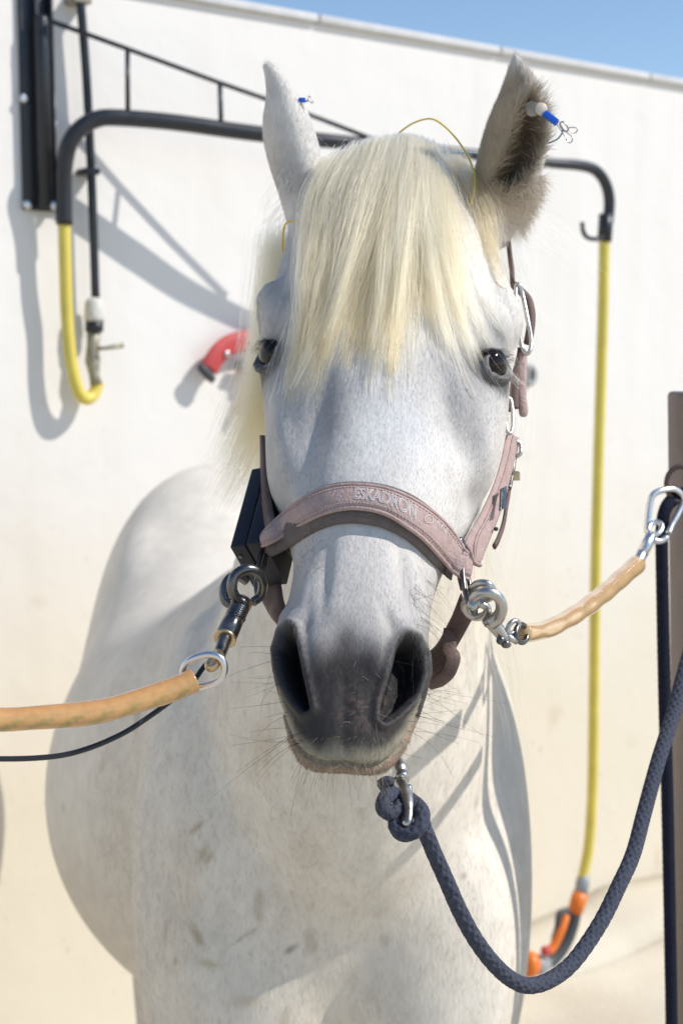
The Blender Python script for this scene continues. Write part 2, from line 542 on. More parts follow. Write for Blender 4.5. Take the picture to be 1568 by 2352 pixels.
#            s     w      c      n0     n1(.38) n2(.75) n3(1) n4(.9) n5(.55) n6
HEAD = [(-.135, .070, -.014, -.075, -.080, -.092, -.115, -.135, -.15, -.155),
        (-.11, .090, -.014, -.050, -.056, -.076, -.110, -.15, -.175, -.18),
        (-.05, .0975, -.0085, -.020, -.026, -.048, -.090, -.15, -.19, -.20),
        (.02, .1045, -.0005, -.004, -.010, -.033, -.075, -.14, -.195, -.21),
        (.08, .1131, .0016, .003, -.003, -.022, -.060, -.125, -.195, -.215),
        (.13, .1183, .0013, .005, .000, -.014, -.046, -.115, -.195, -.22),
        (.17, .1110, .0021, .004, -.001, -.018, -.050, -.11, -.195, -.225),
        (.225, .1039, .0062, .003, -.002, -.021, -.056, -.11, -.195, -.23),
        (.29, .0929, .0046, .001, -.004, -.024, -.060, -.105, -.185, -.215),
        (.34, .0742, .0038, .000, -.004, -.024, -.057, -.095, -.155, -.18),
        (.38, .0590, .0029, -.001, -.004, -.021, -.052, -.085, -.13, -.15),
        (.42, .0558, -.0010, -.002, -.005, -.019, -.049, -.078, -.11, -.125),
        (.45, .0590, -.0036, -.003, -.006, -.018, -.047, -.075, -.10, -.112),
        (.48, .0600, -.0023, -.004, -.006, -.017, -.046, -.073, -.095, -.105),
        (.51, .0540, .0001, -.005, -.007, -.018, -.045, -.069, -.088, -.097),
        (.535, .0470, .0001, -.007, -.009, -.021, -.045, -.066, -.082, -.09),
        (.555, .0395, .0, -.014, -.016, -.026, -.047, -.062, -.075, -.08),
        (.568, .029, .0, -.025, -.027, -.034, -.049, -.058, -.065, -.068)]
LF = [0, .38, .75, 1.0, .9, .55, 0]
def head_ring(row):
    s, w, c = row[:3]
    n = row[3:]
    half = [(LF[i] * w, n[i]) for i in range(7)]
    pts = half + [(-x, y) for x, y in half[5:0:-1]]
    pts = catmull(np.array(pts), 96, closed=True)
    sh = .5 * float(sstep(.42, .55, s))
    return np.array([HL(s + min(0, y + .03) * sh, c + x, y) for x, y in pts])
hr = np.array([head_ring(r) for r in HEAD])
sv = np.array([r[0] for r in HEAD])
ts = np.linspace(0, len(HEAD) - 1, 120)
hr2 = catmull(hr.reshape(len(HEAD), -1), 120).reshape(120, 96, 3)
pieces = [loft(hr2)]
# lower lip and chin
pieces.append(ellipsoid(HL(.508, -.001, -.066), [a_, l_, n_], (.026, .040, .020)))
pieces.append(ellipsoid(HL(.462, .0, -.086), [a_, l_, n_], (.035, .034, .024)))
# jowls
for sgn in (-1, 1):
    pieces.append(ellipsoid(HL(.20, sgn * .055, -.15), [a_, n_, l_], (.105, .095, .045)))
# brows
pieces.append(ellipsoid(HL(.118, -.098, -.046), [a_ - n_ * .3, l_, n_], (.030, .021, .022)))
pieces.append(ellipsoid(HL(.118, .100, -.046), [a_ - n_ * .3, l_, n_], (.030, .021, .022)))

def ell_sec(c, t, lat, rx, ry, k=48, pw=2.0):
    t = nrm(t)
    lat = nrm(lat - t * (lat @ t))
    up = np.cross(t, lat)
    th = np.linspace(0, 2 * math.pi, k, endpoint=False)
    cs, sn = np.cos(th), np.sin(th)
    return c[None] + (np.sign(cs) * np.abs(cs) ** (2 / pw))[:, None] * rx * lat[None] + (np.sign(sn) * np.abs(sn) ** (2 / pw))[:, None] * ry * up[None]
NECK = [(890, 430, 1.45, .070, .060), (880, 640, 1.51, .088, .11), (855, 950, 1.585, .112, .165), (830, 1250, 1.67, .142, .21), (808, 1550, 1.79, .182, .27), (795, 1800, 1.93, .215, .30), (790, 1950, 2.05, .22, .28)]
nc = PP([r[:3] for r in NECK])
nt_ = nrm(np.gradient(nc, axis=0))
nk = np.array([ell_sec(nc[i], nt_[i], np.array([1.0, -.05, 0]), NECK[i][3], NECK[i][4]) for i in range(len(NECK))])
pieces.append(loft(catmull(nk.reshape(len(NECK), -1), 60).reshape(60, 48, 3)))
TR = [(.005, 1.585, .05, 1.26, 1.10, 2), (.004, 1.61, .12, 1.33, 1.00, 2.0), (.0, 1.66, .185, 1.40, .92, 2.1), (-.005, 1.76, .238, 1.47, .85, 2.2), (-.015, 1.90, .250, 1.52, .80, 2.2),
      (-.055, 2.06, .235, 1.52, .76, 2.1), (-.13, 2.22, .285, 1.44, .70, 2.05), (-.195, 2.40, .315, 1.39, .69, 2), (-.212, 2.56, .288, 1.44, .74, 2), (-.235, 2.74, .250, 1.565, .86, 2.15),
      (-.255, 2.88, .212, 1.56, 1.0, 2), (-.285, 2.98, .155, 1.48, 1.06, 2), (-.292, 3.03, .07, 1.39, 1.17, 2)]
bl = nrm([.97, .24, 0])
tr = np.array([ell_sec(np.array([x, y, (zt + zb) / 2]), np.array([-.24, .97, 0]), bl, hw, (zt - zb) / 2, 56, pw) for x, y, hw, zt, zb, pw in TR])
pieces.append(loft(catmull(tr.reshape(len(TR), -1), 90).reshape(90, 56, 3)))
# shoulders, breast muscles, haunches
for sgn in (-1, 1):
    pieces.append(ellipsoid(np.array([-.012 + sgn * .155, 1.79, 1.13]), [[0, .22, 1], [1, 0, 0], [0, 1, -.22]], (.34, .105, .155)))
    pieces.append(ellipsoid(np.array([.0 + sgn * .10, 1.650, 1.07]), [[0, .1, 1], [1, 0, 0], [0, 1, 0]], (.20, .11, .075)))
    pieces.append(ellipsoid(np.array([-.25 + sgn * .105, 2.72 + sgn * .02, 1.16]), [[0, 0, 1], [1, 0, 0], [0, 1, 0]], (.33, .125, .235)))
def leg(x, y, prof):
    rings = [[np.array([x + dx + rx * math.cos(t), y + dy + ry * math.sin(t), z]) for t in np.linspace(0, 2 * math.pi, 28, endpoint=False)] for z, rx, ry, dx, dy in prof]
    r = np.array(rings)
    return loft(catmull(r.reshape(len(prof), -1), 60).reshape(60, 28, 3))
for sgn in (-1, 1):
    pieces.append(leg(-.012 + sgn * .135, 1.80, [(1.10, .10, .12, 0, .03), (.95, .082, .11, 0, .02), (.82, .070, .09, 0, .01), (.66, .060, .07, 0, 0), (.52, .048, .052, 0, 0), (.46, .050, .052, 0, 0), (.38, .036, .04, 0, .004), (.22, .029, .035, 0, .004), (.13, .036, .042, 0, .002), (.085, .032, .036, 0, -.02), (.055, .045, .05, 0, -.03), (.004, .056, .066, 0, -.045)]))
    pieces.append(leg(-.262 + sgn * .13, 2.74 + sgn * .03, [(1.05, .11, .18, 0, 0), (.85, .085, .13, 0, 0), (.70, .06, .085, 0, .05), (.58, .045, .065, 0, .10), (.50, .042, .06, 0, .11), (.38, .033, .042, 0, .09), (.22, .03, .036, 0, .075), (.13, .037, .044, 0, .065), (.085, .032, .036, 0, .04), (.05, .045, .05, 0, .02), (.004, .054, .064, 0, .005)]))
# ears
def ear(rows, tilt):
    out = []
    for xl, xr, py, d, th in rows:
        c = P((xl + xr) / 2, py, d); hw = (xr - xl) / 2 / F * d
        ang = np.linspace(0, 2 * math.pi, 32, endpoint=False)
        lat, dep = nrm(RT + FW * tilt), nrm(FW - RT * tilt)
        out.append([c + lat * hw * math.cos(t) + dep * th * math.sin(t) for t in ang])
    r = np.array(out)
    return loft(catmull(r.reshape(len(rows), -1), 60).reshape(60, 32, 3))
pieces.append(ear([(668, 772, 560, 1.40, .03), (655, 768, 500, 1.40, .036), (638, 752, 440, 1.395, .036), (616, 743, 375, 1.39, .036), (603, 726, 312, 1.385, .033), (604, 710, 265, 1.38, .029), (610, 690, 225, 1.375, .022), (609, 664, 190, 1.37, .015), (602, 638, 160, 1.367, .010), (599, 614, 138, 1.364, .004)], .1))
pieces.append(ear([(1045, 1165, 570, 1.39, .03), (1065, 1190, 520, 1.38, .034), (1080, 1216, 465, 1.365, .036), (1084, 1238, 415, 1.36, .036), (1096, 1254, 355, 1.353, .034), (1112, 1264, 295, 1.346, .031), (1130, 1264, 248, 1.34, .027), (1147, 1250, 208, 1.335, .020), (1159, 1226, 172, 1.33, .014), (1169, 1204, 143, 1.325, .009), (1175, 1189, 120, 1.32, .004)], -.1))

tmp = raw_mesh('tmp', *join(*pieces))
to = bpy.data.objects.new('tmp', tmp)
COL.objects.link(to)
rm = to.modifiers.new('r', 'REMESH')
rm.mode = 'VOXEL'
rm.voxel_size = 0.0042
dg = bpy.context.evaluated_depsgraph_get()
bme = bpy.data.meshes.new_from_object(to.evaluated_get(dg))
bpy.data.objects.remove(to)
bpy.data.meshes.remove(tmp)

def getco(me):
    v = np.empty(len(me.vertices) * 3, np.float32); me.vertices.foreach_get('co', v)
    return v.reshape(-1, 3).astype(float)
def getnr(me):
    v = np.empty(len(me.vertices) * 3, np.float32); me.vertex_normals.foreach_get('vector', v)
    return v.reshape(-1, 3).astype(float)
def getedges(me):
    e = np.empty(len(me.edges) * 2, np.int32); me.edges.foreach_get('vertices', e)
    return e.reshape(-1, 2)
def relax(V, E, it, lam=0.5, wgt=None):
    n = len(V)
    deg = np.bincount(E[:, 0], minlength=n) + np.bincount(E[:, 1], minlength=n)
    for _ in range(it):
        A = np.zeros_like(V)
        for k in range(3):
            A[:, k] = np.bincount(E[:, 0], V[E[:, 1], k], n) + np.bincount(E[:, 1], V[E[:, 0], k], n)
        d = A / np.maximum(deg, 1)[:, None] - V
        V = V + (d * lam if wgt is None else d * lam * wgt[:, None])
    return V
V = getco(bme)
E = getedges(bme)
px, py, dd = proj(V)
s, l, n = local(V)
isear = (py < 480) & (dd < 1.46) & (dd > 0.5) & ((px < 750) | (px > 1080))
inhead = (s > -.14) & (s < .62) & (n > -.26) & (np.abs(l) < .15) & (dd < 1.46) & (dd > .5)
V0 = V.copy()
V = relax(V, E, 4, .5)
wb = np.where(isear | (inhead & (n > -.16)), 0.0, 1.0)
V = relax(V, E, 80, .6, wb)
wb2 = np.where(isear, 0.0, np.where(inhead & (n > -.12), .25, 1.0))
V = relax(V, E, 12, .5, wb2)
bme.vertices.foreach_set('co', V.ravel().astype(np.float32))
# finer grid on the face and ears
bm = bmesh.new(); bm.from_mesh(bme)
bm.verts.ensure_lookup_table()
px, py, dd = proj(V); s, l, n = local(V)
fine = ((s > -.05) & (s < .63) & (n > -.10) & (np.abs(l) < .15) & (dd < 1.4) & (dd > .5)) | ((py < 500) & (dd < 1.45) & (dd > .5) & ((px < 760) | (px > 1060)))
eds = [e for e in bm.edges if fine[e.verts[0].index] and fine[e.verts[1].index]]
bmesh.ops.subdivide_edges(bm, edges=eds, cuts=1, use_grid_fill=True, smooth=0)
bm.to_mesh(bme); bm.free()
V = getco(bme); E = getedges(bme)
px, py, dd = proj(V); s, l, n = local(V)
near = (dd < 1.4) & (dd > .5)
fw = ((s > -.05) & (s < .63) & (n > -.10) & near).astype(float)
V = relax(V, E, 3, .5, np.maximum(fw, ((py < 500) & near).astype(float)))
bme.vertices.foreach_set('co', V.ravel().astype(np.float32))
bme.update()

# --- sculpting: nostrils, mouth, eyes, bone ridges (masks laid out on the face)
N = getnr(bme)
px, py, dd = proj(V); s, l, n = local(V)
facing = (N @ FW < 0.25) & near & (n > -.11)
disp = np.zeros_like(V)
NOS_L = [(673, 1443), (681, 1478), (693, 1533), (704, 1587), (712, 1628), (702, 1634), (680, 1608), (660, 1570), (648, 1530), (643, 1492), (655, 1454)]
NOS_R = [(931, 1461), (918, 1471), (909, 1491), (901, 1529), (888, 1571), (875, 1616), (872, 1650), (882, 1658), (905, 1642), (930, 1620), (956, 1590), (970, 1545), (968, 1507), (951, 1470)]
nos = np.full(len(V), 1e9)
for poly, sg in ((NOS_L, -1), (NOS_R, 1)):
    m = facing & (py > 1400) & (py < 1720)
    d = np.full(len(V), 1e9)
    d[m] = poly_dist(px[m], py[m], poly)
    nos = np.minimum(nos, d)
    depth = 0.030 * sstep(3, -17, d)
    disp += (-n_ * .9 - l_ * sg * .28)[None] * depth[:, None]
    rim = 0.0035 * np.exp(-((d - 10) / 9.0) ** 2)
    disp += N * rim[:, None]
# furrow above each nostril
def blob(cx, cy, rx, ry, amt, ang=0.0):
    global disp
    ca, sa = math.cos(ang), math.sin(ang)
    X, Y = px - cx, py - cy
    u_, v_ = (X * ca + Y * sa) / rx, (-X * sa + Y * ca) / ry
    g_ = np.exp(-(u_ ** 2 + v_ ** 2)) * facing
    disp = disp + N * (g_ * amt)[:, None]
blob(900, 1440, 16, 40, -.004, -.35); blob(700, 1430, 16, 40, -.003, .3)
blob(730, 1500, 24, 60, .0035, .1); blob(868, 1520, 24, 60, .0035, -.1)
blob(665, 1420, 30, 22, .003); blob(945, 1435, 28, 22, .003)
# facial crest and cheek hollows, tear groove, nasal bone edges
blob(650, 1000, 22, 110, .0048, -.12); blob(1118, 1020, 22, 110, .0048, .15)
blob(1088, 1150, 26, 48, -.007, .25); blob(660, 1190, 22, 45, -.006, -.2)
blob(1040, 980, 28, 110, -.0055, -.25); blob(720, 1000, 28, 110, -.0055, .2)
blob(625, 735, 34, 34, .005); blob(1165, 742, 32, 34, .005); blob(650, 650, 40, 34, -.005); blob(1120, 660, 36, 34, -.004)
blob(745, 1330, 15, 90, -.003, .1); blob(925, 1340, 15, 90, -.003, -.1); blob(700, 1350, 13, 60, .002, .2); blob(960, 1360, 13, 60, .002, -.15)
blob(790, 1640, 14, 90, -.0015)
# mouth: crease between the upper and the lower lip
LIP = np.array([(640, 1610), (658, 1660), (676, 1705), (700, 1733), (735, 1749), (765, 1752), (790, 1751), (815, 1756), (850, 1760), (880, 1752), (905, 1733), (925, 1705), (945, 1672), (958, 1640)])
lipy = np.interp(px, LIP[:, 0], LIP[:, 1], left=3000, right=3000)
lm = near & (py > 1590) & (s > .45)
crease = np.exp(-((py - lipy - 2) / 4.0) ** 2) * lm
disp -= N * (crease * .005)[:, None]
V = V + disp
# eyes
bvh0 = BVHTree.FromPolygons([tuple(v) for v in V], [tuple(p.vertices) for p in bme.polygons])
def cast(bv, x, y):
    dr = nrm(P(x, y, 1.0) - CAM)
    h = bv.ray_cast(Vector(CAM), Vector(dr), 3.0)
    return (None, None) if h[0] is None else (np.array(h[0]), np.array(h[1]))
EYES = []
ER = .0215
for (cx, cy), lat in (((609, 818), -1), ((1138, 846), 1)):
    p0, nn = cast(bvh0, cx, cy)
    out = nrm(l_ * lat * .74 + n_ * .67 - a_ * .03)
    ec = p0 - out * (ER - (.0085 if lat > 0 else .0040))
    e2 = nrm(-a_ * 1.0 + l_ * lat * .10 + n_ * .25); e2 = nrm(e2 - out * (e2 @ out))
    e1 = np.cross(out, e2)
    if e1 @ n_ < 0: e1 = -e1                      # towards the inner corner
    EYES.append((ec, out, e1, e2, lat))
    rel = V - ec
    dist = np.linalg.norm(rel, axis=1)
    dr = rel / np.maximum(dist, 1e-6)[:, None]
    uu, vv, ww = dr @ e1, dr @ e2, dr @ out
    m = (dist < .075) & (ww > .05)
    vv2 = vv + .22 * uu                            # the inner corner sits lower
    e = np.hypot(uu / .62, np.where(vv2 > 0, vv2 / .54, vv2 / .50)) - 1      # <0 inside the opening
    e = np.where(m, e, 9)
    lid = m & (e < .80)
    tgt = np.where(e < 0, ER - .005, ER + .0022 * sstep(0, .10, e) + .0008)
    blend = np.where(e < .16, 1.0, sstep(.80, .16, e))
    nd = np.where(lid, np.where(e < .16, tgt, dist + (tgt - dist) * blend), dist)
    V = np.where(lid[:, None], ec + dr * nd[:, None], V)
    fold = (np.exp(-((e - .26) / .06) ** 2) * .0020 - np.exp(-((e - .42) / .08) ** 2) * .0010) * m * (uu < .35)
    V = V - dr * fold[:, None]
# hollow of the viewer's right ear
EAR_IN = [(1222, 215), (1240, 235), (1250, 275), (1245, 330), (1225, 385), (1195, 425), (1160, 443), (1128, 440), (1126, 420), (1150, 380), (1170, 330), (1188, 270), (1200, 230)]
m = (py < 480) & near & (px > 1080) & (N @ FW < 0.2)
d = np.full(len(V), 1e9)
d[m] = poly_dist(px[m], py[m], EAR_IN)
earin = d
V = V + (FW * .9 - RT * .3)[None] * (0.030 * sstep(4, -26, d))[:, None]
V = relax(V, E, 2, .4, ((np.abs(d) < 40) & m).astype(float))
bme.vertices.foreach_set('co', V.ravel().astype(np.float32))
bme.update()
N = getnr(bme)
#COLOR_BEGIN
px, py, dd = proj(V); s, l, n = local(V)
near = (dd < 1.47) & (dd > .5)
C = np.tile(np.array([.73, .665, .57]), (len(V), 1))
def mixc(col, f):
    global C
    C = C * (1 - f[:, None]) + np.array(col)[None] * f[:, None]
# yard dust on the body
n1 = vnoise(V, 5.0, 1) * .6 + vnoise(V, 13.0, 2) * .4
mixc((.60, .52, .41), .45 * sstep(.46, .9, n1))
low = sstep(1.35, .85, V[:, 2]) * sstep(.35, .75, vnoise(V * np.array([1, 1, .35]), 7.0, 3))
mixc((.56, .47, .36), .45 * low)
spot = sstep(.86, .95, vnoise(V * np.array([1, 1, .6]), 34.0, 4)) * (V[:, 2] < 1.3)
mixc((.36, .29, .19), .45 * spot)
for mx_, my_, rx_, ry_, an_, cl_, st_ in ((453, 1900, 22, 5, -.7, (.36, .27, .15), .75), (466, 1960, 9, 20, .5, (.38, .31, .16), .7), (480, 1972, 5, 16, .5, (.38, .31, .16), .7), (453, 2148, 8, 24, -.5, (.36, .28, .14), .75), (478, 2214, 24, 8, .2, (.40, .34, .16), .6),
                                          (563, 2150, 32, 3, -.6, (.22, .17, .13), .55), (668, 2180, 15, 6, -.6, (.14, .12, .11), .8), (394, 1452, 5, 30, .55, (.42, .30, .18), .6), (343, 1511, 6, 16, .6, (.45, .34, .22), .5), (403, 2208, 4, 7, 0, (.2, .16, .12), .6), (1064, 2012, 5, 6, 0, (.25, .16, .14), .8),
                                          (605, 1720, 25, 70, .1, (.50, .38, .26), .45), (560, 2300, 40, 14, 0, (.50, .38, .26), .45), (700, 2000, 60, 160, .2, (.55, .46, .36), .35), (420, 2050, 40, 160, .1, (.56, .47, .36), .35)):
    X, Y = px - mx_, py - my_
    u2 = (X * math.cos(an_) + Y * math.sin(an_)) / rx_
    v2 = (-X * math.sin(an_) + Y * math.cos(an_)) / ry_
    edge_ = .6 + .8 * vnoise(V * np.array([1, 1, .5]), 130, 21)
    mixc(cl_, np.clip(np.exp(-(u2 ** 2 + v2 ** 2)) * edge_ * 1.3, 0, 1) * st_ * ((V[:, 1] < 2.0) & (py > 1400) & ~((s > .3) & (dd < 1.3))))
head = ((s > -.15) & (s < .65) & (n > -.24) & (np.abs(l) < .16) & near).astype(float)
headf = head * sstep(-.24, -.15, n)
mot = vnoise(V, 90, 5) * .5 + vnoise(V, 40, 6) * .5
mixc((.68, .635, .58), headf)
def gb(cx, cy, rx, ry, ang=0.0):
    ca, sa = math.cos(ang), math.sin(ang)
    X, Y = px - cx, py - cy
    return np.exp(-(((X * ca + Y * sa) / rx) ** 2 + ((-X * sa + Y * ca) / ry) ** 2)) * head
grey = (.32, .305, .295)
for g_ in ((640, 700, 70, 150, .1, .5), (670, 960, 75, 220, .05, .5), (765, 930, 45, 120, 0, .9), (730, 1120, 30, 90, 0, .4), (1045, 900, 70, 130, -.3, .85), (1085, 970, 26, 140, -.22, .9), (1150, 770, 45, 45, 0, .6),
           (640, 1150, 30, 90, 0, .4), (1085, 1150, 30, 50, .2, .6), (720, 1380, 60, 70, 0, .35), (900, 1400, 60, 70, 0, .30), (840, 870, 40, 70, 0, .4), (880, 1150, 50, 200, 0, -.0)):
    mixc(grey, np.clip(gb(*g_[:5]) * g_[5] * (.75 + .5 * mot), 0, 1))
mixc((.70, .69, .67), gb(930, 980, 55, 120, -.3) * .7)
mixc((.70, .69, .67), gb(850, 1020, 40, 160, 0) * .5)
for ec, out, e1, e2, lat in EYES:
    de = np.linalg.norm(V - ec, axis=1) - ER
    mixc((.20, .19, .19), np.clip(np.exp(-np.maximum(de - .004, 0) / .013) * .5, 0, 1) * (np.abs(de) < .06))
    mixc((.035, .032, .032), np.clip(np.exp(-np.maximum(de - .002, 0) / .0030), 0, 1) * .8 * (np.abs(de) < .06))
# muzzle
mz = head * sstep(.24, .34, s)
mixc((.43, .40, .38), sstep(1180, 1340, py + (mot - .5) * 40) * mz * .5)
gm_ = sstep(1350, 1545, py + (mot - .5) * 60) * mz
mixc((.17, .16, .155), gm_ * .95)
dk = sstep(1455, 1585, py + (mot - .5) * 70 - 70 * np.exp(-((px - 790) / 60) ** 2) * -1) * mz
mixc((.030, .025, .023), dk * .97)
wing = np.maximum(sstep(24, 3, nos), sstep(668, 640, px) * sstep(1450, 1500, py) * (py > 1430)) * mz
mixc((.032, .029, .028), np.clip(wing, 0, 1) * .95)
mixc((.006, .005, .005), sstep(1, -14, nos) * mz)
fr = vnoise(V, 520, 8) * .55 + vnoise(V, 230, 9) * .45
pinkm = np.exp(-(((px - 840) / 75) ** 2 + ((py - 1625) / 60) ** 2)) * mz
mixc((.17, .105, .085), np.clip(sstep(.54, .64, fr + .10 * (pinkm - .7)) * pinkm * .45, 0, 1))
# cream edge of the upper lip
above = lipy - py
cream = sstep(48, 4, above + (mot - .5) * 50) * (above > -3) * mz
mixc((.42, .37, .27), cream * (.5 + .5 * mot))
lower = (above <= -3) * mz
mixc((.27, .215, .155), lower * .9)
mixc((.36, .21, .15), lower * sstep(.52, .62, fr) * .7)
# ears
er = (py < 520) & near & ((px < 765) | (px > 1055))
er = er * sstep(500, 430, py) * np.maximum(sstep(770, 730, px), sstep(1050, 1110, px))
mixc((.66, .625, .58), er)
er_l, er_r = er * (px < 800), er * (px > 800)
mixc((.42, .40, .39), er_l * np.exp(-(((px - 655) / 45) ** 2 + ((py - 420) / 75) ** 2)) * .8)
mixc((.42, .325, .215), er_r * sstep(1265, 1170, px) * sstep(130, 200, py))  # right ear's left side: its warm shade is put into this tan
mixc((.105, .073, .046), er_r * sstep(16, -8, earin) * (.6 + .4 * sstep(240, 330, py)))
mixc((.22, .18, .14), er_r * np.exp(-(((px - 1205) / 25) ** 2 + ((py - 190) / 45) ** 2)) * .7)
# hooves
mixc((.10, .085, .07), sstep(.075, .06, V[:, 2]))
C *= (.94 + .12 * vnoise(V, 55, 11))[:, None]
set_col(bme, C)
smooth_mesh(bme)
bme.name = 'body'

horse = thing('horse', 'white horse facing forward, with blond forelock and dark grey muzzle, tied on both sides', 'horse', (0, 2.2, 0))
bme.vertices.foreach_set('co', (V - ORG[horse.name]).ravel().astype(np.float32))
bme.update()
bo = bpy.data.objects.new('body', bme)
COL.objects.link(bo)
bo.parent = horse
ORG[bo.name] = ORG[horse.name]
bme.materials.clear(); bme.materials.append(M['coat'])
BV = BVHTree.FromPolygons([tuple(v) for v in V], [tuple(p.vertices) for p in bme.polygons])
def hit(x, y):
    return cast(BV, x, y)
def depth_at(x, y, default=None):
    p, _ = hit(x, y)
    return default if p is None else float((p - CAM) @ FW)

for ec, out, e1, e2, lat in EYES:
    eb = ellipsoid(ec, [out, np.cross(out, [0, 0, 1]), [0, 0, 1]], (ER, ER, ER), 24, 32)
    mk('eye', eb, M['eye'], horse)
#OBJECTS_BEGIN

# ------------------------------------------------------------------ hair
def strands(G, R, C0, C1, name, mat, parent, seg=3, kind=None, shade=None):
    """G (n,k,3) centre lines, R (n,k) radii, C0/C1 root and tip colours (n,3)"""
    n_s, k = G.shape[:2]
    t = nrm(np.gradient(G, axis=1))
    view = nrm(CAM[None, None] - G)
    b = nrm(np.cross(t, view)); c = np.cross(b, t)
    th = np.linspace(0, 2 * math.pi, seg, endpoint=False) + .5
    Vv = G[:, :, None] + R[:, :, None, None] * (np.cos(th)[None, None, :, None] * b[:, :, None] + np.sin(th)[None, None, :, None] * c[:, :, None])
    idx = np.arange(n_s * k * seg).reshape(n_s, k, seg)
    nx = np.roll(idx, -1, 2)
    Fq = np.stack([idx[:, :-1], nx[:, :-1], nx[:, 1:], idx[:, 1:]], -1).reshape(-1, 4)
    o = mk(name, (Vv.reshape(-1, 3), Fq.astype(np.int32)), mat, parent, kind=kind)
    f = np.linspace(0, 1, k)[None, :, None]
    Cc = C0[:, None] * (1 - f) + C1[:, None] * f
    Cc = np.repeat(Cc[:, :, None], seg, 2).reshape(-1, 3)
    set_col(o.data, Cc)
    return o
def hair_curves(G, R, C0, C1, name, parent):
    """fine hair as a curves object"""
    n_s, k = G.shape[:2]
    hc = bpy.data.hair_curves.new(name)
    hc.add_curves([k] * n_s)
    hc.attributes['position'].data.foreach_set('vector', (G.reshape(-1, 3) - ORG[parent.name]).ravel().astype(np.float32))
    ra = hc.attributes.get('radius') or hc.attributes.new('radius', 'FLOAT', 'POINT')
    ra.data.foreach_set('value', np.broadcast_to(R, (n_s, k)).ravel().astype(np.float32))
    f = np.linspace(0, 1, k)[None, :, None]
    Cc = (C0[:, None] * (1 - f) + C1[:, None] * f).reshape(-1, 3)
    ca = hc.attributes.new('Col', 'FLOAT_COLOR', 'POINT')
    ca.data.foreach_set('color', np.concatenate([Cc, np.ones((len(Cc), 1))], 1).ravel().astype(np.float32))
    hc.materials.append(M['hair'])
    o = bpy.data.objects.new(name, hc)
    COL.objects.link(o)
    o.parent = parent
    ORG[o.name] = ORG[parent.name]
    return o
def guide(pts, lift, K=16, dflt=1.35):
    p = catmull(np.array(pts, float), 40)
    d = np.array([depth_at(x, y, np.nan) for x, y in p[:, :2]])
    d[d > 1.50] = np.nan
    ok = ~np.isnan(d)
    d = np.interp(np.arange(len(d)), np.where(ok)[0], d[ok]) if ok.any() else np.full(len(d), dflt)
    d = np.convolve(np.pad(d, 4, 'edge'), np.ones(9) / 9, 'valid')
    w3 = np.array([P(x, y, z) for (x, y), z in zip(p[:, :2], d)])
    return resample(w3, K)
K = 18
FG = [[(768, 380), (738, 460), (730, 560), (724, 660), (706, 770), (676, 870), (650, 985)],
      [(805, 356), (758, 470), (742, 590), (724, 710), (694, 840), (658, 965)],
      [(855, 342), (802, 460), (768, 590), (736, 720), (702, 850), (672, 950)],
      [(890, 335), (855, 460), (802, 600), (756, 740), (716, 860), (690, 938)],
      [(915, 332), (890, 470), (846, 610), (802, 750), (772, 850), (750, 908)],
      [(930, 332), (915, 480), (886, 620), (856, 750), (841, 850), (828, 892)],
      [(938, 334), (932, 480), (915, 620), (902, 750), (895, 850), (890, 930)],
      [(944, 336), (946, 480), (942, 620), (938, 740), (935, 830), (930, 900)],
      [(958, 339), (982, 470), (1005, 600), (1022, 720), (1048, 820), (1088, 912)],
      [(984, 344), (1024, 465), (1052, 580), (1077, 690), (1112, 795), (1165, 905)],
      [(1012, 352), (1056, 460), (1086, 560), (1116, 660), (1151, 775), (1210, 892)],
      [(1040, 372), (1082, 450), (1106, 520), (1120, 590), (1128, 655)]]
FW_ = [.4, .9, 1.3, 1.4, 1.5, 1.5, 1.3, .9, 1.0, .7, .22, .2]
FGW = [guide(g, 0, K) for g in FG]
def sample_t(n):
    cum = np.cumsum(FW_) / np.sum(FW_)
    r = RNG.random(n)
    i = np.searchsorted(cum, r)
    lo = np.where(i > 0, cum[np.maximum(i - 1, 0)], 0)
    return np.clip(i - .5 + (r - lo) / (cum[i] - lo), 0, len(FG) - 1)
def fan(t):
    i = np.minimum(t.astype(int), len(FG) - 2)
    f = (t - i)[:, None, None]
    A = np.array(FGW)
    return A[i] * (1 - f) + A[i + 1] * f
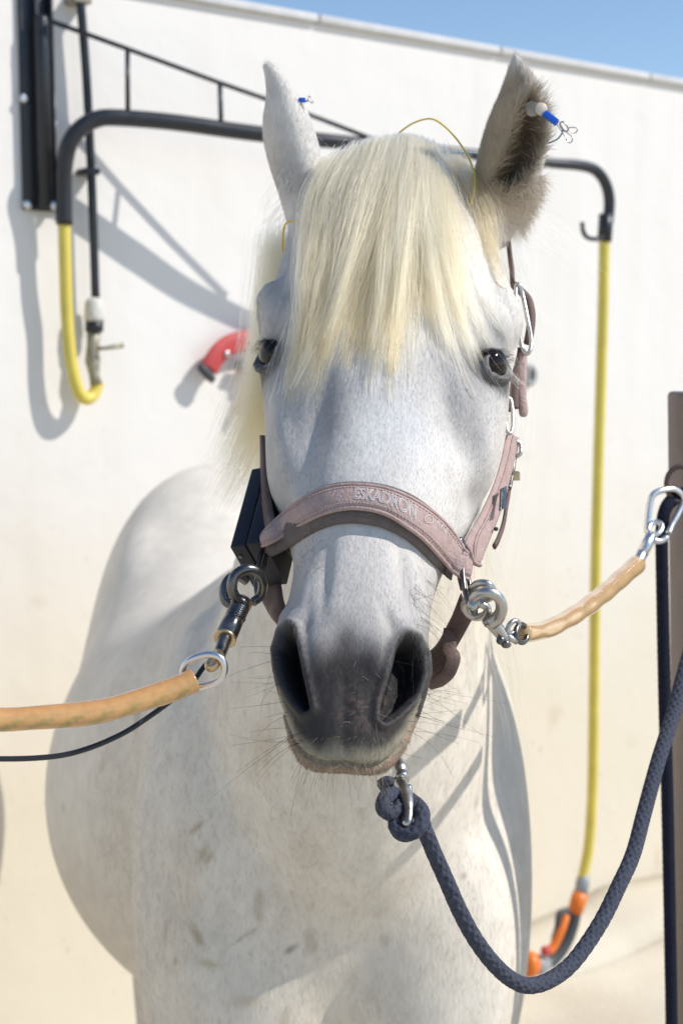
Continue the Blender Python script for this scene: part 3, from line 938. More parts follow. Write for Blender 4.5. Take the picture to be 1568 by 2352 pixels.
def hairmass(n, nclump, w0, w1, lift0, lift1, lmin, lmax, var=.38):
    ct = np.sort(sample_t(nclump))
    cl = RNG.uniform(lift0, lift1, nclump)
    clen = lmin + (lmax - lmin) * RNG.random(nclump) ** .8
    ph = RNG.uniform(0, 6.28, (nclump, 3))
    which = RNG.integers(0, nclump, n)
    t = np.clip(ct[which] + RNG.normal(0, .10, n), 0, len(FG) - 1.001)
    f = np.linspace(0, 1, K)[None, :, None]
    A = fan(t)
    B = fan(ct[which])
    conv = np.clip(f ** .6, 0, 1) * .9
    G = A * (1 - conv) + B * conv
    # locks stay flat and wide, then gather to a point; every strand stops somewhere along its lock
    rnd = np.clip(RNG.normal(0, 1, (n, 1, 1)), -2.2, 2.2)
    rn2 = np.clip(RNG.normal(0, 1, (n, 1, 1)), -2, 2)
    wid = w0 * (1 - f) ** .8 + w1 * (.35 + .65 * np.sin(np.clip(f * 1.1, 0, 1) * math.pi))
    G = G + l_[None, None] * rnd * wid + n_[None, None] * rn2 * wid * .45
    ln = np.clip(clen[which] * (1 - var * RNG.random(n) ** 1.6), .2, 1.0)
    tt = np.linspace(0, 1, K)[None] * ln[:, None] * (K - 1)
    i = np.minimum(tt.astype(int), K - 2)
    fr_ = (tt - i)[..., None]
    r_ = np.arange(n)[:, None]
    G = G[r_, i] * (1 - fr_) + G[r_, i + 1] * fr_
    prof = np.sin(np.clip(f * 1.12 + .12, 0, 1) * math.pi) ** .6
    G = G + n_[None, None] * (.002 + cl[which][:, None, None] * prof + .003 * f)
    p_ = ph[which][:, None]
    sway = .0100 * np.sin(f * 3.2 + p_[..., 0:1]) * f + .0022 * np.sin(f * 8 + p_[..., 1:2]) * f
    own = .0020 * np.sin(f * 7 + RNG.uniform(0, 6.28, (n, 1, 1))) * f + RNG.normal(0, .0028, (n, 1, 1)) * f ** 2.5
    G = G + l_[None, None] * (sway + own) + n_[None, None] * (.004 * np.sin(f * 4 + p_[..., 2:3]) * f)
    return G, t, which
def hair_cols(n, t, which, nclump):
    lockt = RNG.random(nclump) ** 1.2
    tone = np.clip(lockt[which] * .85 + RNG.random(n) * .25, 0, 1)
    mid = np.exp(-((t - 6.0) / 2.0) ** 2)
    tone = np.clip(tone - mid * .15, 0, 1)[:, None]
    c0 = np.array([.84, .70, .49]) * (1 - tone) + np.array([.60, .355, .14]) * tone
    c1 = np.array([.77, .58, .33]) * (1 - tone) + np.array([.47, .235, .07]) * tone
    return c0, c1
n1_ = 11500
G, t_, wh = hairmass(n1_, 46, .0060, .0028, .002, .014, .62, 1.0, .45)
rr = (RNG.uniform(.00008, .00014, n1_))[:, None] * (np.linspace(1, .4, K)[None])
c0, c1 = hair_cols(n1_, t_, wh, 46)
hair_curves(G, rr, c0, c1, 'forelock', horse)
n3_ = 700
G, t_, wh = hairmass(n3_, 90, .0055, .0034, .006, .016, .60, 1.0, .5)
rr = (RNG.uniform(.00016, .00026, n3_))[:, None] * (np.linspace(1, .3, K)[None])
c0, c1 = hair_cols(n3_, t_, wh, 90)
hair_curves(G, rr, c0 * .95, c1 * .9, 'coarse_forelock_hair', horse)
n2_ = 1300
G, t_, wh = hairmass(n2_, 150, .004, .005, .006, .018, .82, 1.0, .25)
G = G + l_[None, None] * (RNG.normal(0, .007, (n2_, 1, 1)) * np.linspace(0, 1, K)[None, :, None] ** 1.5)
rr = (RNG.uniform(.00007, .00012, n2_))[:, None] * (np.linspace(1, .5, K)[None])
c0, c1 = hair_cols(n2_, t_, wh, 150)
hair_curves(G, rr, c0, c1, 'loose_forelock_hair', horse)

def wisps(paths, n, w0, w1, lift, r, name):
    gs = [guide(p_, 0, K) for p_ in paths]
    f = np.linspace(0, 1, K)[:, None]
    out = []
    for k_ in range(n):
        g0 = gs[k_ % len(gs)]
        ln = RNG.uniform(.72, 1.0)
        i_ = np.linspace(0, ln * (K - 1), K)
        g1 = np.stack([np.interp(i_, np.arange(K), g0[:, c]) for c in range(3)], 1)
        g1 = g1 + n_[None] * (lift * np.sin(np.clip(f * 1.1 + .08, 0, 1) * math.pi) ** .5 + .002) + (l_ * RNG.normal(0, 1) + n_ * .4 * RNG.normal(0, 1))[None] * (w0 * (1 - f) + w1 * f)
        g1 = g1 + l_[None] * (.004 * np.sin(f * 4 + RNG.uniform(0, 6.28)) * f)
        out.append(g1)
    G = np.array(out)
    R = RNG.uniform(r * .6, r, (n, 1)) * np.linspace(1, .4, K)[None]
    tn = RNG.random((n, 1))
    return hair_curves(G, R, np.array([.84, .70, .49]) * (1 - tn) + np.array([.68, .44, .20]) * tn, np.array([.78, .59, .34]) * (1 - tn) + np.array([.54, .30, .10]) * tn, name, horse)
wisps([[(800, 400), (745, 520), (712, 680), (684, 830), (646, 985)], [(830, 400), (770, 540), (730, 690), (700, 850), (672, 960)], [(880, 420), (820, 580), (770, 740), (745, 860), (722, 960)],
       [(905, 420), (880, 600), (862, 760), (850, 860), (846, 930)], [(935, 440), (925, 620), (908, 780), (897, 880), (893, 945)]], 520, .0045, .0016, .013, .00013, 'forelock_wisps')
wisps([[(985, 420), (1035, 560), (1090, 720), (1145, 830), (1208, 905)], [(975, 430), (1015, 580), (1060, 740), (1105, 840), (1150, 915)], [(965, 440), (990, 600), (1020, 750), (1055, 850), (1092, 930)], [(1010, 420), (1070, 560), (1120, 690), (1160, 800), (1200, 870)]], 230, .0042, .0014, .014, .00013, 'forelock_wisps')
wisps([[(770, 420), (730, 560), (690, 700), (650, 790), (606, 850)], [(760, 430), (720, 560), (680, 690), (645, 770), (622, 800)], [(790, 430), (740, 580), (700, 740), (660, 860), (622, 930)]], 60, .005, .006, .014, .00011, 'forelock_wisps')

def lock(gs, n, spread0, spread1, r, c0, c1, name, Kk=14, wob=.004):
    """free hanging locks: gs = list of [(px,py,d)...]"""
    out = []
    for _ in range(n):
        g0 = gs[RNG.integers(len(gs))]
        p = resample(catmull(PP(g0), 30), Kk)
        f = np.linspace(0, 1, Kk)[:, None]
        p = p + RNG.normal(0, 1, 3)[None] * (spread0 * (1 - f) + spread1 * f) + RNG.normal(0, 1, 3)[None] * wob * np.sin(f * 4 + RNG.uniform(0, 6))
        ln = RNG.uniform(.75, 1.05)
        p = p[0] + (p - p[0]) * (np.minimum(ln, 1.05) if True else 1)
        out.append(p)
    G = np.array(out)
    R = RNG.uniform(r * .6, r, (n, 1)) * np.linspace(1, .35, Kk)[None]
    v = RNG.random((n, 1))
    return hair_curves(G, R * .6, np.minimum(np.array(c0) * (.9 + .2 * v), .985), np.minimum(np.array(c1) * (.88 + .2 * v), .98), name, horse)
lock([[(640, 560, 1.48), (618, 760, 1.50), (596, 930, 1.48), (560, 1050, 1.47), (515, 1135, 1.46)],
      [(650, 560, 1.48), (622, 760, 1.49), (600, 930, 1.47), (585, 1060, 1.46), (555, 1130, 1.45)],
      [(655, 560, 1.48), (628, 760, 1.49), (608, 930, 1.47), (602, 1040, 1.46), (596, 1110, 1.45)],
      [(650, 560, 1.48), (620, 780, 1.48), (590, 900, 1.47), (550, 990, 1.46), (522, 1060, 1.45)]], 2300, .010, .010, .00022, (.76, .58, .34), (.66, .43, .19), 'mane')
lock([[(1150, 600, 1.50), (1180, 760, 1.56), (1150, 1150, 1.58), (1105, 1390, 1.58), (1130, 1490, 1.60), (1165, 1610, 1.64), (1178, 1700, 1.66)]], 60, .012, .008, .0003, (.76, .58, .34), (.66, .43, .19), 'mane')
lock([[(1165, 540, 1.40), (1185, 620, 1.41), (1215, 720, 1.41), (1240, 790, 1.42)], [(1165, 540, 1.40), (1178, 600, 1.41), (1195, 660, 1.42), (1232, 760, 1.42)]], 45, .006, .008, .00022, (.88, .80, .60), (.82, .70, .46), 'mane')
lock([[(1190, 490, 1.38), (1260, 530, 1.38), (1320, 580, 1.38), (1385, 640, 1.39)], [(1190, 495, 1.38), (1240, 525, 1.38), (1290, 560, 1.38), (1340, 610, 1.39)]], 24, .006, .008, .00018, (.74, .66, .5), (.68, .58, .4), 'ear_base_hair')
lock([[(660, 470, 1.36), (640, 500, 1.355), (618, 530, 1.35), (598, 560, 1.35)], [(690, 430, 1.36), (660, 470, 1.35), (640, 490, 1.35), (622, 520, 1.35)]], 70, .010, .008, .0002, (.74, .68, .56), (.68, .58, .4), 'ear_base_hair', 10)
lock([[(890, 345, 1.40), (900, 300, 1.40), (906, 250, 1.41), (905, 190, 1.42)], [(870, 345, 1.40), (880, 300, 1.40), (872, 280, 1.40)], [(745, 370, 1.39), (735, 335, 1.39), (742, 322, 1.39)]], 26, .010, .010, .00016, (.76, .70, .56), (.72, .64, .5), 'flyaway_hair', 10)['kind'] = 'stuff'

# short coat, ear fur, lips: blades grown on the skin
Fq = np.empty(len(bme.loops), np.int32); bme.loops.foreach_get('vertex_index', Fq)
ls = np.empty(len(bme.polygons), np.int32); bme.polygons.foreach_get('loop_start', ls)
lt = np.empty(len(bme.polygons), np.int32); bme.polygons.foreach_get('loop_total', lt)
T0 = Fq[ls]; T1 = Fq[ls + 1]; T2 = Fq[ls + 2]
area = np.linalg.norm(np.cross(V[T1] - V[T0], V[T2] - V[T0]), axis=1)
cen = (V[T0] + V[T1] + V[T2]) / 3
cN = nrm(N[T0] + N[T1] + N[T2])
cC = (C[T0] + C[T1] + C[T2]) / 3
fpx, fpy, fd = proj(cen)
fs, fl, fn = local(cen)
seen = (cN @ nrm(FW) < .45) & (fd > .5)
def fur(mask, n, direction, length, lift, width, jit, name, dark=0.0, light=0.0):
    w_ = area * mask
    if w_.sum() <= 0: return
    k = RNG.choice(len(w_), n, p=w_ / w_.sum())
    a, b = RNG.random((2, n))
    a = np.sqrt(a)
    p = V[T0[k]] * (1 - a)[:, None] + V[T1[k]] * (a * (1 - b))[:, None] + V[T2[k]] * (a * b)[:, None]
    nn = cN[k]
    d0 = direction(p, nn) if callable(direction) else np.tile(direction, (n, 1))
    d0 = d0 + RNG.normal(0, jit, (n, 3))
    tg = nrm(d0 - nn * np.sum(d0 * nn, 1)[:, None])
    L_ = length * RNG.uniform(.55, 1.15, (n, 1))
    e = nrm(tg + nn * lift)
    e2 = nrm(tg + nn * lift * .35)
    mid = p + e * L_ * .5
    tip = mid + e2 * L_ * .5
    wv = nrm(np.cross(tg, nn)) * width * .5
    base = p - nn * .0005
    Vv = np.stack([base - wv, base + wv, mid + wv * .7, mid - wv * .7, tip], 1).reshape(-1, 3)
    i0 = np.arange(n)[:, None] * 5
    F3 = np.concatenate([i0 + np.array([0, 1, 2]), i0 + np.array([0, 2, 3]), i0 + np.array([3, 2, 4])]).astype(np.int32)
    o = mk(name, (Vv, F3), M['fur'], horse, kind='stuff')
    cc = cC[k] * RNG.uniform(.92, 1.08, (n, 1)) * (1 - dark)
    cc = cc * (1 - light) + np.array([.66, .55, .40]) * light
    set_col(o.data, np.repeat(np.clip(cc, 0, 1), 5, 0))
face_m = seen & (fpy < 1560) & (fs > -.02) & (fs < .60) & (fn > -.17) & (fpy > 440) & (np.abs(fl) < .14)
nosf = (nos[T0] > 2)
fur(face_m & nosf, 60000, a_, .0065, .06, .00032, .14, 'face_coat')
er_m = (fpy < 520) & (fd < 1.46) & (fd > .5) & ((fpx < 770) | (fpx > 1050))
fur(er_m & (fpx < 800), 12000, UP + RT * .15, .0085, .16, .00028, .3, 'ear_fur')
ein = earin[T0]
fur(er_m & (fpx > 800) & (ein > 8), 11000, UP + RT * .1, .010, .20, .0003, .28, 'ear_fur')
fur(er_m & (fpx > 800) & (np.abs(ein + 4) < 14), 2600, RT * .45 - FW * .4 + UP * .6, .020, .4, .00032, .35, 'ear_fur', 0, .30)
fur(er_m & (fpx > 800) & (ein < 8), 3600, RT * .35 - FW * .6 + UP * .5, .018, .8, .00032, .45, 'ear_fur', 0, .22)
fur(er_m & (fpx > 1120) & (fpy > 400) & (ein > 2), 2600, RT * .8 - UP * .8 - FW * .2, .030, .5, .00034, .4, 'ear_fur', 0, .3)
lipm = seen & (fs > .45) & (fpy > 1690) & (fn > -.12)
fur(lipm, 2600, a_ * .7 - FW * .2, .0055, .45, .00028, .4, 'lip_hair', 0, .12)
nk_m = (fd < 2.2) & (fd > 1.3) & (cen[:, 2] > .85) & (cN @ FW < .3) & ~er_m
fur(nk_m, 45000, -UP, .014, .10, .0006, .3, 'neck_coat')

# whiskers, lashes
def whisk(n, xs, ys, dirf, Lr, r, col, name):
    out = []
    for _ in range(n):
        for _try in range(20):
            x, y = RNG.uniform(*xs), RNG.uniform(*ys)
            p, nn = hit(x, y)
            if p is not None and (p - CAM) @ FW < 1.3: break
        else:
            continue
        d0 = nrm(dirf(x, y) + nn * .8 + RNG.normal(0, .28, 3))
        L_ = RNG.uniform(*Lr)
        f = np.linspace(0, 1, 10)[:, None]
        bend = RNG.normal(0, .30, 3) + np.array([0, 0, -.25])
        out.append(p + d0 * L_ * f + bend * L_ * f ** 2 * .55)
    G = np.array(out)
    R = np.full((len(G), 1), r) * np.linspace(1, .35, 10)[None]
    cc = np.tile(np.array(col), (len(G), 1)) * RNG.uniform(.7, 1.2, (len(G), 1))
    strands(G, R, cc, cc, name, M['blond'], horse, kind='stuff')
whisk(26, (630, 700), (1480, 1720), lambda x, y: -RT * 1.2 - UP * .5, (.02, .055), .00015, (.06, .055, .05), 'whiskers')
whisk(26, (900, 975), (1500, 1740), lambda x, y: RT * 1.2 - UP * .45, (.02, .055), .00015, (.10, .09, .08), 'whiskers')
whisk(34, (940, 985), (1330, 1520), lambda x, y: RT * .5 - UP * .8, (.015, .035), .00013, (.12, .11, .10), 'whiskers')
whisk(70, (690, 940), (1745, 1790), lambda x, y: -UP * 1.0 - FW * .2, (.012, .034), .00015, (.60, .52, .40), 'whiskers')
whisk(11, (720, 880), (1500, 1700), lambda x, y: -UP * .5 - RT * .1, (.006, .016), .00018, (.62, .58, .52), 'whiskers')
whisk(26, (690, 720), (1240, 1330), lambda x, y: RT * .7 + UP * .2 - FW * .3, (.01, .03), .00014, (.6, .52, .38), 'whiskers')
for ec, out, e1, e2, lat in EYES:
    g_ = []
    for _ in range(70):
        u_ = RNG.uniform(-.60, .35)
        v_ = .54 * math.sqrt(1 - (u_ / .64) ** 2) - .22 * u_ + .05
        dr = nrm(out * math.sqrt(max(.05, 1 - u_ * u_ - v_ * v_)) + e1 * u_ + e2 * v_)
        p = ec + dr * (ER + .002)
        L_ = RNG.uniform(.006, .0125)
        f = np.linspace(0, 1, 8)[:, None]
        g_.append(p + (nrm(out * .9 + e2 * .15 + e1 * u_ * .6 + RNG.normal(0, .16, 3)) * L_) * f - UP * L_ * .45 * f ** 2)
    G = np.array(g_)
    cc = np.tile([.62, .60, .57] if lat > 0 else [.16, .15, .15], (len(G), 1)) * RNG.uniform(.7, 1.1, (len(G), 1))
    strands(G, np.full((len(G), 1), .00016) * np.linspace(1, .3, 8)[None], cc, cc, 'eyelashes', M['blond'], horse, kind='stuff')

# ------------------------------------------------------------------ halter
ROOT = P(835, 1240, 1.12)
halter = thing('halter', 'dusty pink leather halter with a padded noseband, worn on the head of the white horse', 'halter', ROOT)

def resolve(pts, n, off, smooth=7):
    """photo points with optional depth -> (n,3) of px,py,depth lying on the skin, off metres in front"""
    p = catmull(np.array([t[:2] for t in pts], float), n)
    dd_ = np.full(n, np.nan)
    if len(pts[0]) > 2 or any(len(t) > 2 for t in pts):
        tt = np.linspace(0, n - 1, len(pts))
        known = [(tt[i], pts[i][2]) for i in range(len(pts)) if len(pts[i]) > 2]
        for x, v in known: dd_[int(round(x))] = v
        free = len(known) < len(pts)
    else:
        free = True
    if free:
        for i in range(n):
            if np.isnan(dd_[i]):
                h_ = depth_at(p[i, 0], p[i, 1], np.nan)
                if not np.isnan(h_) and h_ < 1.32:
                    dd_[i] = h_ - off
    ok = ~np.isnan(dd_)
    dd_ = np.interp(np.arange(n), np.where(ok)[0], dd_[ok])
    if smooth:
        dd_ = np.convolve(np.pad(dd_, smooth // 2, 'edge'), np.ones(smooth) / smooth, 'valid')
    return np.concatenate([p, dd_[:, None]], 1)
def strap_grid(up, lo, n=70, m=9, off=.004):
    U, Lo = resolve(up, n, off), resolve(lo, n, off)
    a = np.linspace(0, 1, m)[None, :, None]
    G = U[:, None] * (1 - a) + Lo[:, None] * a
    Wd = np.array([P(*t) for t in G.reshape(-1, 3)]).reshape(n, m, 3)
    tt = np.gradient(Wd, axis=0); ta = np.gradient(Wd, axis=1)
    nn = nrm(np.cross(tt, ta))
    if (nn[n // 2, m // 2] @ FW) > 0: nn = -nn
    return G, Wd, nn
def strap(name, up, lo, thick, mat, parent, n=70, m=9, off=.004, bulge=.35, roll=0.0):
    G, Wd, nn = strap_grid(up, lo, n, m, off)
    x = np.linspace(-1, 1, m)
    prof = (1 - np.abs(x) ** 4) ** .5 * (1 - bulge) + (1 - x ** 2) * bulge
    prof = np.maximum(prof, .15)
    front = Wd + nn * (thick * prof)[None, :, None]
    back = Wd - nn * .0006
    R = np.concatenate([front, back[:, ::-1]], 1)
    o = mk(name, loft(R), mat, parent)
    return o, Wd + nn * (thick * prof)[None, :, None], nn, G
UPn = [(597, 1240, 1.180), (623, 1207, 1.142), (676, 1161), (729, 1130), (781, 1117), (834, 1116), (887, 1124), (939, 1144), (992, 1177), (1027, 1210), (1059, 1253, 1.125), (1078, 1282, 1.135)]
LOn = [(592, 1257, 1.180), (623, 1247, 1.138), (676, 1216), (729, 1187), (781, 1171), (834, 1170), (887, 1183), (939, 1215), (975, 1243), (1010, 1281), (1045, 1318, 1.118), (1075, 1331, 1.13)]
pad_lo = [(606, 1266, 1.178), (625, 1277, 1.154), (676, 1250), (729, 1218), (781, 1203), (834, 1203), (887, 1215), (939, 1243), (975, 1275), (1010, 1312), (1035, 1333, 1.118)]
pad_up = [(610, 1245, 1.184), (640, 1192, 1.160), (690, 1146), (735, 1121), (781, 1109), (834, 1108), (890, 1116), (945, 1137), (992, 1170), (1027, 1204), (1052, 1248, 1.122)]
strap('noseband_padding', pad_up, pad_lo, .0062, M['padding'], halter, 80, 11, .003, .5)
nb, NBf, NBn, NBg = strap('noseband', UPn, LOn, .0040, M['leather'], halter, 90, 11, .0122, .25)
# rolled edges (piping) of the noseband
for k, nm in ((0, 'piping'), (10, 'piping')):
    o = mk(nm, tube(NBf[:, k] + NBn[:, k] * .0004, .0017, 8), M['leather'], nb)
def along(grid, nn, u, v, h=0.0):
    n, m = grid.shape[:2]
    fu, fv = u * (n - 1), v * (m - 1)
    i, j = int(min(fu, n - 2)), int(min(fv, m - 2))
    a, b = fu - i, fv - j
    def bl_(A):
        return (A[i, j] * (1 - a) + A[i + 1, j] * a) * (1 - b) + (A[i, j + 1] * (1 - a) + A[i + 1, j + 1] * a) * b
    return bl_(grid) + bl_(nn) * h
def dashes(grid, nn, v, step, r, u0=.02, u1=.98):
    us_ = np.arange(u0, u1, step)
    return [tube(np.array([along(grid, nn, x, v, .0003), along(grid, nn, x + step * .30, v, .0006), along(grid, nn, x + step * .6, v, .0003)]), r, 5) for x in us_]
mk('stitching', join(*(dashes(NBf, NBn, .17, .012, .00035) + dashes(NBf, NBn, .84, .012, .00035))), M['stitch'], nb, kind='stuff')
# printed name on the noseband
fc = bpy.data.curves.new('lettering', 'FONT')
fc.body = 'ESKADRON'
fc.fill_mode = 'NONE'
fc.bevel_depth = .025
fc.bevel_resolution = 1
fc.resolution_u = 4
fc.shear = .12
fo = bpy.data.objects.new('lettering', fc)
COL.objects.link(fo)
tm = bpy.data.meshes.new_from_object(fo.evaluated_get(bpy.context.evaluated_depsgraph_get()))
bpy.data.objects.remove(fo)
tv = getco(tm)
tf = [tuple(p.vertices) for p in tm.polygons]
lo_, hi_ = tv.min(0), tv.max(0)
midx = NBg[:, NBg.shape[1] // 2, 0]
u0_, u1_ = [float(np.interp(x, midx, np.linspace(0, 1, len(midx)))) for x in (814, 950)]
nv = np.array([along(NBf, NBn, u0_ + (x - lo_[0]) / (hi_[0] - lo_[0]) * (u1_ - u0_), .70 - (y - lo_[1]) / (hi_[1] - lo_[1]) * .50, .0004 + z * .008) for x, y, z in tv])
mk('lettering', (nv, tf), M['print'], nb)
bpy.data.meshes.remove(tm)
scr = [[(972, 1186), (966, 1192), (970, 1203), (982, 1201), (980, 1189), (972, 1186)], [(990, 1204), (994, 1199), (995, 1210)], [(998, 1214), (1003, 1207), (1004, 1218)], [(1008, 1222), (1013, 1217), (1016, 1229)]]
sc_ = []
for k_ in scr:
    pts = []
    for x, y in k_:
        u_ = float(np.interp(x, midx, np.linspace(0, 1, len(midx))))
        row = NBg[int(round(u_ * (len(NBg) - 1)))]
        v_ = float(np.interp(y, row[:, 1], np.linspace(0, 1, len(row))))
        pts.append(along(NBf, NBn, u_, v_, .0004))
    sc_.append(tube(catmull(pts, 14), .00028, 5))
mk('script_print', join(*sc_), M['print'], nb, kind='stuff')

def ed(pts, dl):
    """edge points with depth of the cheek beneath plus an offset"""
    out = []
    for x, y, *r in pts:
        out.append((x, y, r[0] if r else None))
    return out
# cheek piece on the viewer's right
ck, CKf, CKn, CKg = strap('cheek_piece', [(1163, 998, 1.268), (1149, 1063, 1.240), (1128, 1127, 1.208), (1096, 1194, 1.172), (1067, 1247, 1.142), (1072, 1290, 1.140)],
                          [(1188, 1006, 1.30), (1182, 1047, 1.285), (1172, 1090, 1.266), (1152, 1165, 1.228), (1128, 1228, 1.195), (1100, 1293, 1.165)], .0034, M['leather'], halter, 60, 9, 0, .2)
mk('piping', tube(CKf[:, 2] + CKn[:, 2] * .0004, .0012, 7), M['leather'], ck)
mk('stitching', join(*(dashes(CKf, CKn, .35, .02, .0003) + dashes(CKf, CKn, .9, .02, .0003))), M['stitch'], ck, kind='stuff')
mk('strap_keeper', tube(catmull(PP([(1070, 1256, 1.135), (1078, 1270, 1.132), (1084, 1290, 1.134), (1100, 1298, 1.14)]), 14), .0035, 8, flat=.55), M['leather'], ck)
# ornament plate, buckle tongue and billet
pc = P(1154, 1145, 1.198)
pu, pv = nrm(P(1158, 1110, 1.21) - P(1155, 1182, 1.185)), nrm(P(1167, 1138, 1.205) - P(1141, 1151, 1.185))
mk('studded_plate', box(pc, pu, pv, np.cross(pu, pv), .0130, .0056, .0012, .0006), M['gunmetal'], halter)
mk('roller_buckle', tube(catmull(PP([(1184, 1012, 1.285), (1194, 1020, 1.285), (1195, 1040, 1.28), (1184, 1050, 1.28)]), 16), .0019, 8), M['steel'], halter)
mk('buckle_bar', tube(catmull(PP([(1181, 1046, 1.278), (1176, 1085, 1.265), (1168, 1125, 1.25)]), 12), .0021, 8), M['gunmetal'], halter)
mk('buckle_nub', box(P(1184, 1093, 1.262), RT, UP, FW, .0036, .0042, .0022, .0009), M['brass'], halter)
mk('billet_strap', tube(catmull(PP([(1168, 1130, 1.25), (1162, 1165, 1.238), (1155, 1205, 1.225), (1143, 1240, 1.21), (1134, 1256, 1.205)]), 20), .0036, 8, flat=.5), M['leather_dark'], halter)
mk('punch_hole', lathe(P(1138, 1215, 1.19), -FW + RT * .6, [(-.001, .0017), (.0012, .0017), (.0013, .001)], 12), M['cable'], halter)
# crownpiece adjuster: long oval frame, folded strap and hanging end beside the viewer's right eye
mk('adjuster_frame', tube(catmull(PP([(1191, 654, 1.31), (1184, 662, 1.31), (1187, 720, 1.30), (1196, 790, 1.295), (1206, 812, 1.29), (1216, 806, 1.29), (1219, 780, 1.295), (1211, 735, 1.30), (1200, 680, 1.31)]), 40, True), .0020, 8, closed=True), M['steel'], halter)
mk('folded_strap', tube(catmull(PP([(1180, 655, 1.32), (1195, 668, 1.325), (1212, 688, 1.325), (1219, 720, 1.32), (1217, 755, 1.315), (1211, 790, 1.31)]), 24), .0042, 9, flat=.6), M['leather_dark'], halter)
mk('crown_strap', tube(catmull(PP([(1176, 650, 1.335), (1172, 600, 1.36), (1150, 480, 1.44), (1080, 390, 1.50)]), 20), .0060, 9, flat=.4), M['leather_dark'], halter)
for dx, y1, w_, m_ in ((0, 938, .0046, 'leather_dark'), (-12, 945, .0040, 'leather_dark')):
    mk('folded_strap', tube(catmull(PP([(1186 + dx, 800, 1.30), (1184 + dx, 860, 1.292), (1180 + dx, 910, 1.285), (1179 + dx, y1, 1.282)]), 24), w_, 9, flat=.55), M[m_], halter)
mk('strap_end', tube(catmull(PP([(1199, 812, 1.298), (1198, 860, 1.292), (1197, 910, 1.288), (1201, 940, 1.286), (1200, 957, 1.285)]), 24), np.r_[np.full(20, .0044), [.0042, .0038, .0032, .0024]], 9, flat=.55), M['leather'], halter)
mk('halter_ring', tube(catmull(PP([(1164, 918, 1.275), (1161, 950, 1.268), (1163, 985, 1.262), (1170, 996, 1.26), (1176, 984, 1.264), (1177, 950, 1.27), (1172, 918, 1.277)]), 34, True), .0018, 8, closed=True), M['steel'], halter)
# cheek piece on the viewer's left, seen edge-on
strap('cheek_piece', [(601, 1000, 1.262), (601, 1090, 1.226), (603, 1160, 1.195), (610, 1222, 1.170)], [(609, 1000, 1.250), (615, 1090, 1.212), (624, 1160, 1.180), (634, 1205, 1.152)], .0030, M['leather_dark'], halter, 40, 7, 0, .2)
# rings at both ends of the noseband
mk('halter_ring', tube(catmull(PP([(610, 1258, 1.165), (600, 1272, 1.160), (592, 1310, 1.150), (588, 1350, 1.142), (592, 1368, 1.14), (600, 1350, 1.145), (606, 1305, 1.155), (614, 1270, 1.164)]), 40, True), .0019, 8, closed=True), M['gunmetal'], halter)
mk('halter_ring', tube(catmull(PP([(1056, 1240, 1.135), (1060, 1270, 1.132), (1063, 1325, 1.118), (1070, 1372, 1.11), (1088, 1408, 1.105), (1091, 1398, 1.112), (1082, 1365, 1.122), (1074, 1320, 1.13), (1064, 1250, 1.138)]), 48, True), .0019, 8, closed=True), M['gunmetal'], halter)
# chin strap behind the muzzle and its rolled end
strap('chin_strap', [(596, 1345, 1.20), (640, 1335, 1.19), (660, 1400, 1.175), (740, 1500, 1.19), (860, 1530, 1.19), (980, 1500, 1.165), (1030, 1430, 1.15), (1058, 1362, 1.14)],
      [(598, 1372, 1.20), (618, 1410, 1.19), (640, 1440, 1.175), (740, 1560, 1.185), (860, 1590, 1.185), (996, 1560, 1.155), (1045, 1490, 1.145), (1086, 1418, 1.135)], .003, M['leather_dark'], halter, 70, 7, 0, .2)
mk('strap_end', tube(catmull(PP([(1036, 1445, 1.145), (1030, 1490, 1.14), (1040, 1510, 1.135), (1028, 1545, 1.135), (1005, 1566, 1.14), (985, 1580, 1.145)]), 26), np.r_[np.full(20, .0062), np.linspace(.0062, .0025, 6)], 10, flat=.22), M['leather_dark'], halter)
mk('throat_strap', tube(catmull(PP([(1060, 1345, 1.155), (1052, 1300, 1.19), (1062, 1230, 1.235), (1085, 1160, 1.27)]), 20), .005, 8, flat=.4), M['leather_dark'], halter)

# ------------------------------------------------------------------ black case on the viewer's left cheek
c0 = P(527, 1257, 1.165); cA = nrm(P(577, 1077, 1.232) - c0); cT = nrm(P(580, 1243, 1.160) - c0); cT = nrm(cT - cA * (cT @ cA)); cW = np.cross(cA, cT)
if cW @ FW < 0: cW = -cW
LA, LT, LW = np.linalg.norm(P(577, 1077, 1.232) - c0) / 2, .0155, .026
case = thing('monitor_case', 'small black plastic case hanging on the left cheek of the halter', 'monitor', c0)
mk('shell_half', box(c0 + cA * LA + cT * (LT * .45) + cW * LW, cA, cT, cW, LA, LT * .45 - .0002, LW, .0014), M['blackplastic'], case)
mk('shell_half', box(c0 + cA * LA + cT * (LT * 1.45 + .0002) + cW * LW, cA, cT, cW, LA, LT * .55 - .0004, LW, .0014), M['blackplastic'], case)
mk('screw', lathe(c0 + cA * .006 + cT * .005 + cW * .012 - cA * .0065, -cA, [(0, .0018), (.0005, .0018), (.0007, .0012)], 10), M['gunmetal'], case)

